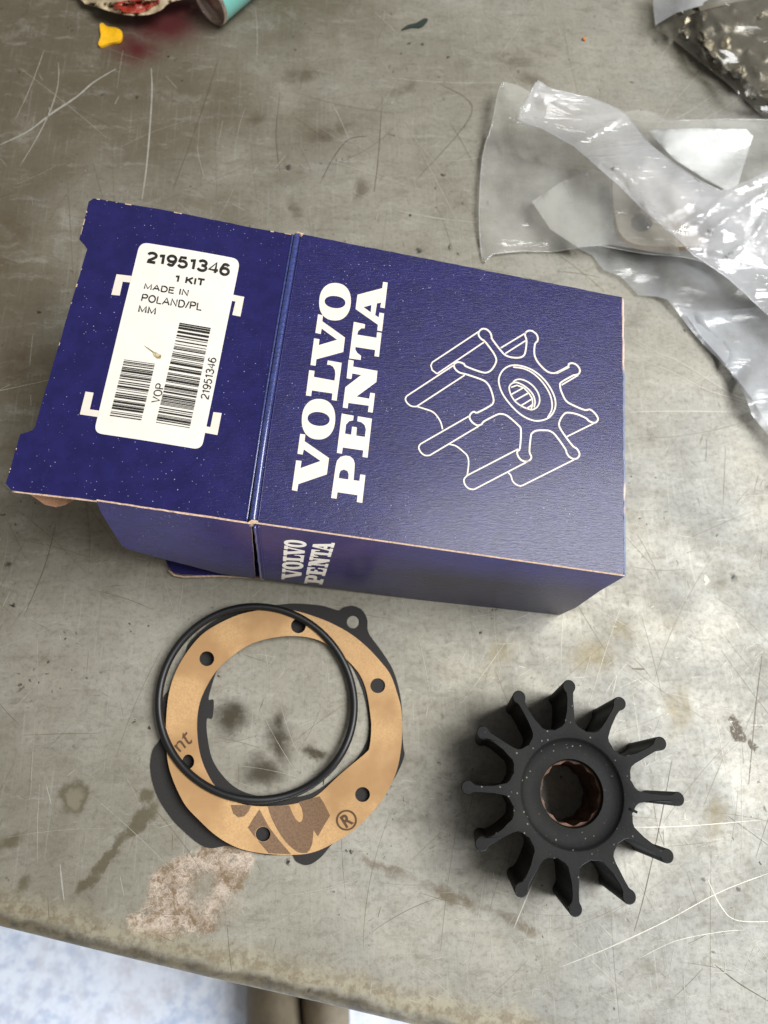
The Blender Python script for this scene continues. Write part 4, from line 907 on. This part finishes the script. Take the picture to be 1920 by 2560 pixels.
# ------------------------------------------------------------------ small things at the far edge
# turquoise can lying on its side, its tin end towards the camera
ax_dir = Vector((cos(.889), sin(.889), .05)).normalized(); rc = .0128
base_pt = at(556, 30, .009); base_pt.z = 0
can = empty('can', tuple(base_pt), 'turquoise can with a shiny tin bottom rim lying at the far edge', 'can')
def lathe(name, prof_, org, axis, mat, parent, seg=64):
    u = axis.cross(Vector((0, 0, 1))).normalized(); v_ = u.cross(axis); vs = []; fs = []; m = len(prof_)
    for k in range(seg):
        a = 2*pi*k/seg
        for (s, r) in prof_: vs.append(org+axis*s+(u*cos(a)+v_*sin(a))*r)
    for k in range(seg):
        for j in range(m-1): fs.append((k*m+j, k*m+j+1, ((k+1) % seg)*m+j+1, ((k+1) % seg)*m+j))
    me = mesh(name, vs, fs); bm = bmesh.new(); bm.from_mesh(me); bmesh.ops.remove_doubles(bm, verts=bm.verts, dist=1e-6); bmesh.ops.recalc_face_normals(bm, faces=bm.faces); bm.to_mesh(me); bm.free()
    o = link(name, me, mat, parent); auto_smooth(o, 40); return o
org = Vector((base_pt.x, base_pt.y, rc+.001))
org = Vector((-.0729, .4385, rc+.0004))
lathe('can_body', [(.0022, rc*.985), (.11, rc), (.116, rc*.8), (.117, 0)], org, ax_dir, M['teal'], can)
lathe('end_rim', [(.0022, rc*.98), (.0018, rc*1.01), (.0004, rc*1.01), (-.0004, rc*.97), (-.0001, rc*.90), (.0022, rc*.84), (.0026, rc*.5), (.0012, rc*.25), (.0008, 0)], org, ax_dir, M['tin'], can)
# crumpled red and beige wrapper
wr = smooth_poly([(195, -60), (205, 2), (240, 16), (290, 32), (330, 38), (370, 36), (400, 26), (425, 6), (470, -10), (500, -60)], 4)
wo, wf = filmsheet('wrapper', wr, [(210, 0, .003), (300, 10, .010), (330, 34, .008), (400, 10, .010), (350, -30, .016), (240, -30, .010)], [(smooth_poly([(200, 0), (260, 8), (330, 5), (420, -5)], 4, False), 2, 5)], M['beige'], None, 7, .004, 22, 51)
tag(wo, 'crumpled beige and red wrapper left of the turquoise can', 'wrapper')
solid('red_patch', smooth_poly([(285, 10), (290, 28), (320, 34), (355, 33), (380, 20), (400, 6), (380, -6), (330, 2)], 4), [], lambda x, y: wf(x, y)+Vector((0, 0, .0006)), M['red'], wo, th=.0002, step=6, smooth=True)
yc = solid('plastic_chip', smooth_poly([(250, 60), (258, 58), (268, 66), (290, 69), (304, 78), (305, 92), (297, 103), (275, 107), (262, 111), (250, 115), (246, 108), (252, 90), (250, 75)], 4), [], lambda x, y: at(x, y, .0016+.0003*sin(x/9)), M['yellow'], None, th=.0014, step=8, smooth=False)
tag(yc, 'small bright yellow plastic chip below the red wrapper', 'plastic chip')
gc = solid('paint_flake', smooth_poly([(1004, 74), (1020, 62), (1040, 57), (1060, 46), (1070, 48), (1062, 60), (1050, 68), (1030, 68)], 4), [], lambda x, y: at(x, y, .0008), M['green_dark'], None, th=.0006)
tag(gc, 'small dark green paint flake near the far edge of the bench', 'paint flake')
bm = bmesh.new(); bmesh.ops.create_icosphere(bm, subdivisions=2, radius=.0013)
for v in bm.verts: v.co *= 1+.4*noise.noise(v.co*900); v.co.z *= .7
me = bpy.data.meshes.new('crumb'); bm.to_mesh(me); bm.free()
cr_ = link('crumb', me, M['orange'], None); cr_.location = at(1461, 97, .0008); tag(cr_, 'tiny orange crumb on the bench above the crumpled bag', 'crumb')

# boot on the floor under the bench edge
bt = empty('boot', tuple(at(740, 2540, -.9)), 'tan boot on the pale floor just below the bench edge', 'boot')
def loft(name, secs, mat, parent, seg=20):
    vs = []; fs = []
    for (x, y, z, rx, ry) in secs:
        for k in range(seg):
            a = 2*pi*k/seg; vs.append((x+rx*cos(a), y, max(-.895, z+ry*sin(a))))
    for j in range(len(secs)-1):
        for k in range(seg): fs.append((j*seg+k, j*seg+(k+1) % seg, (j+1)*seg+(k+1) % seg, (j+1)*seg+k))
    fs += [tuple(range(seg))[::-1], tuple(range((len(secs)-1)*seg, len(secs)*seg))]
    return link(name, mesh(name, vs, fs), mat, parent, True)
bc = at(735, 2540, -.85)
loft('boot_upper', [(bc.x-.03, bc.y+.12, -.86, .02, .02), (bc.x-.032, bc.y+.10, -.85, .034, .035), (bc.x-.030, bc.y+.03, -.84, .037, .05), (bc.x-.024, bc.y-.04, -.82, .038, .07), (bc.x-.02, bc.y-.12, -.78, .04, .09)], M['boot'], bt)
loft('boot_gap', [(bc.x+.012, bc.y+.10, -.88, .02, .02), (bc.x+.012, bc.y+.03, -.88, .03, .03), (bc.x+.012, bc.y-.12, -.86, .03, .04)], M['gap_shade'], bt)  # dark loft standing in for the shade between the two tan lofts
loft('boot_toe', [(bc.x+.040, bc.y+.085, -.84, .004, .004), (bc.x+.040, bc.y+.080, -.84, .018, .02), (bc.x+.042, bc.y+.06, -.84, .030, .035), (bc.x+.044, bc.y+.02, -.84, .034, .045), (bc.x+.05, bc.y-.12, -.84, .03, .05)], M['boot'], bt)
print('objects', len(bpy.data.objects), 'tris', sum(len(o.data.polygons) for o in bpy.data.objects if o.type == 'MESH'))
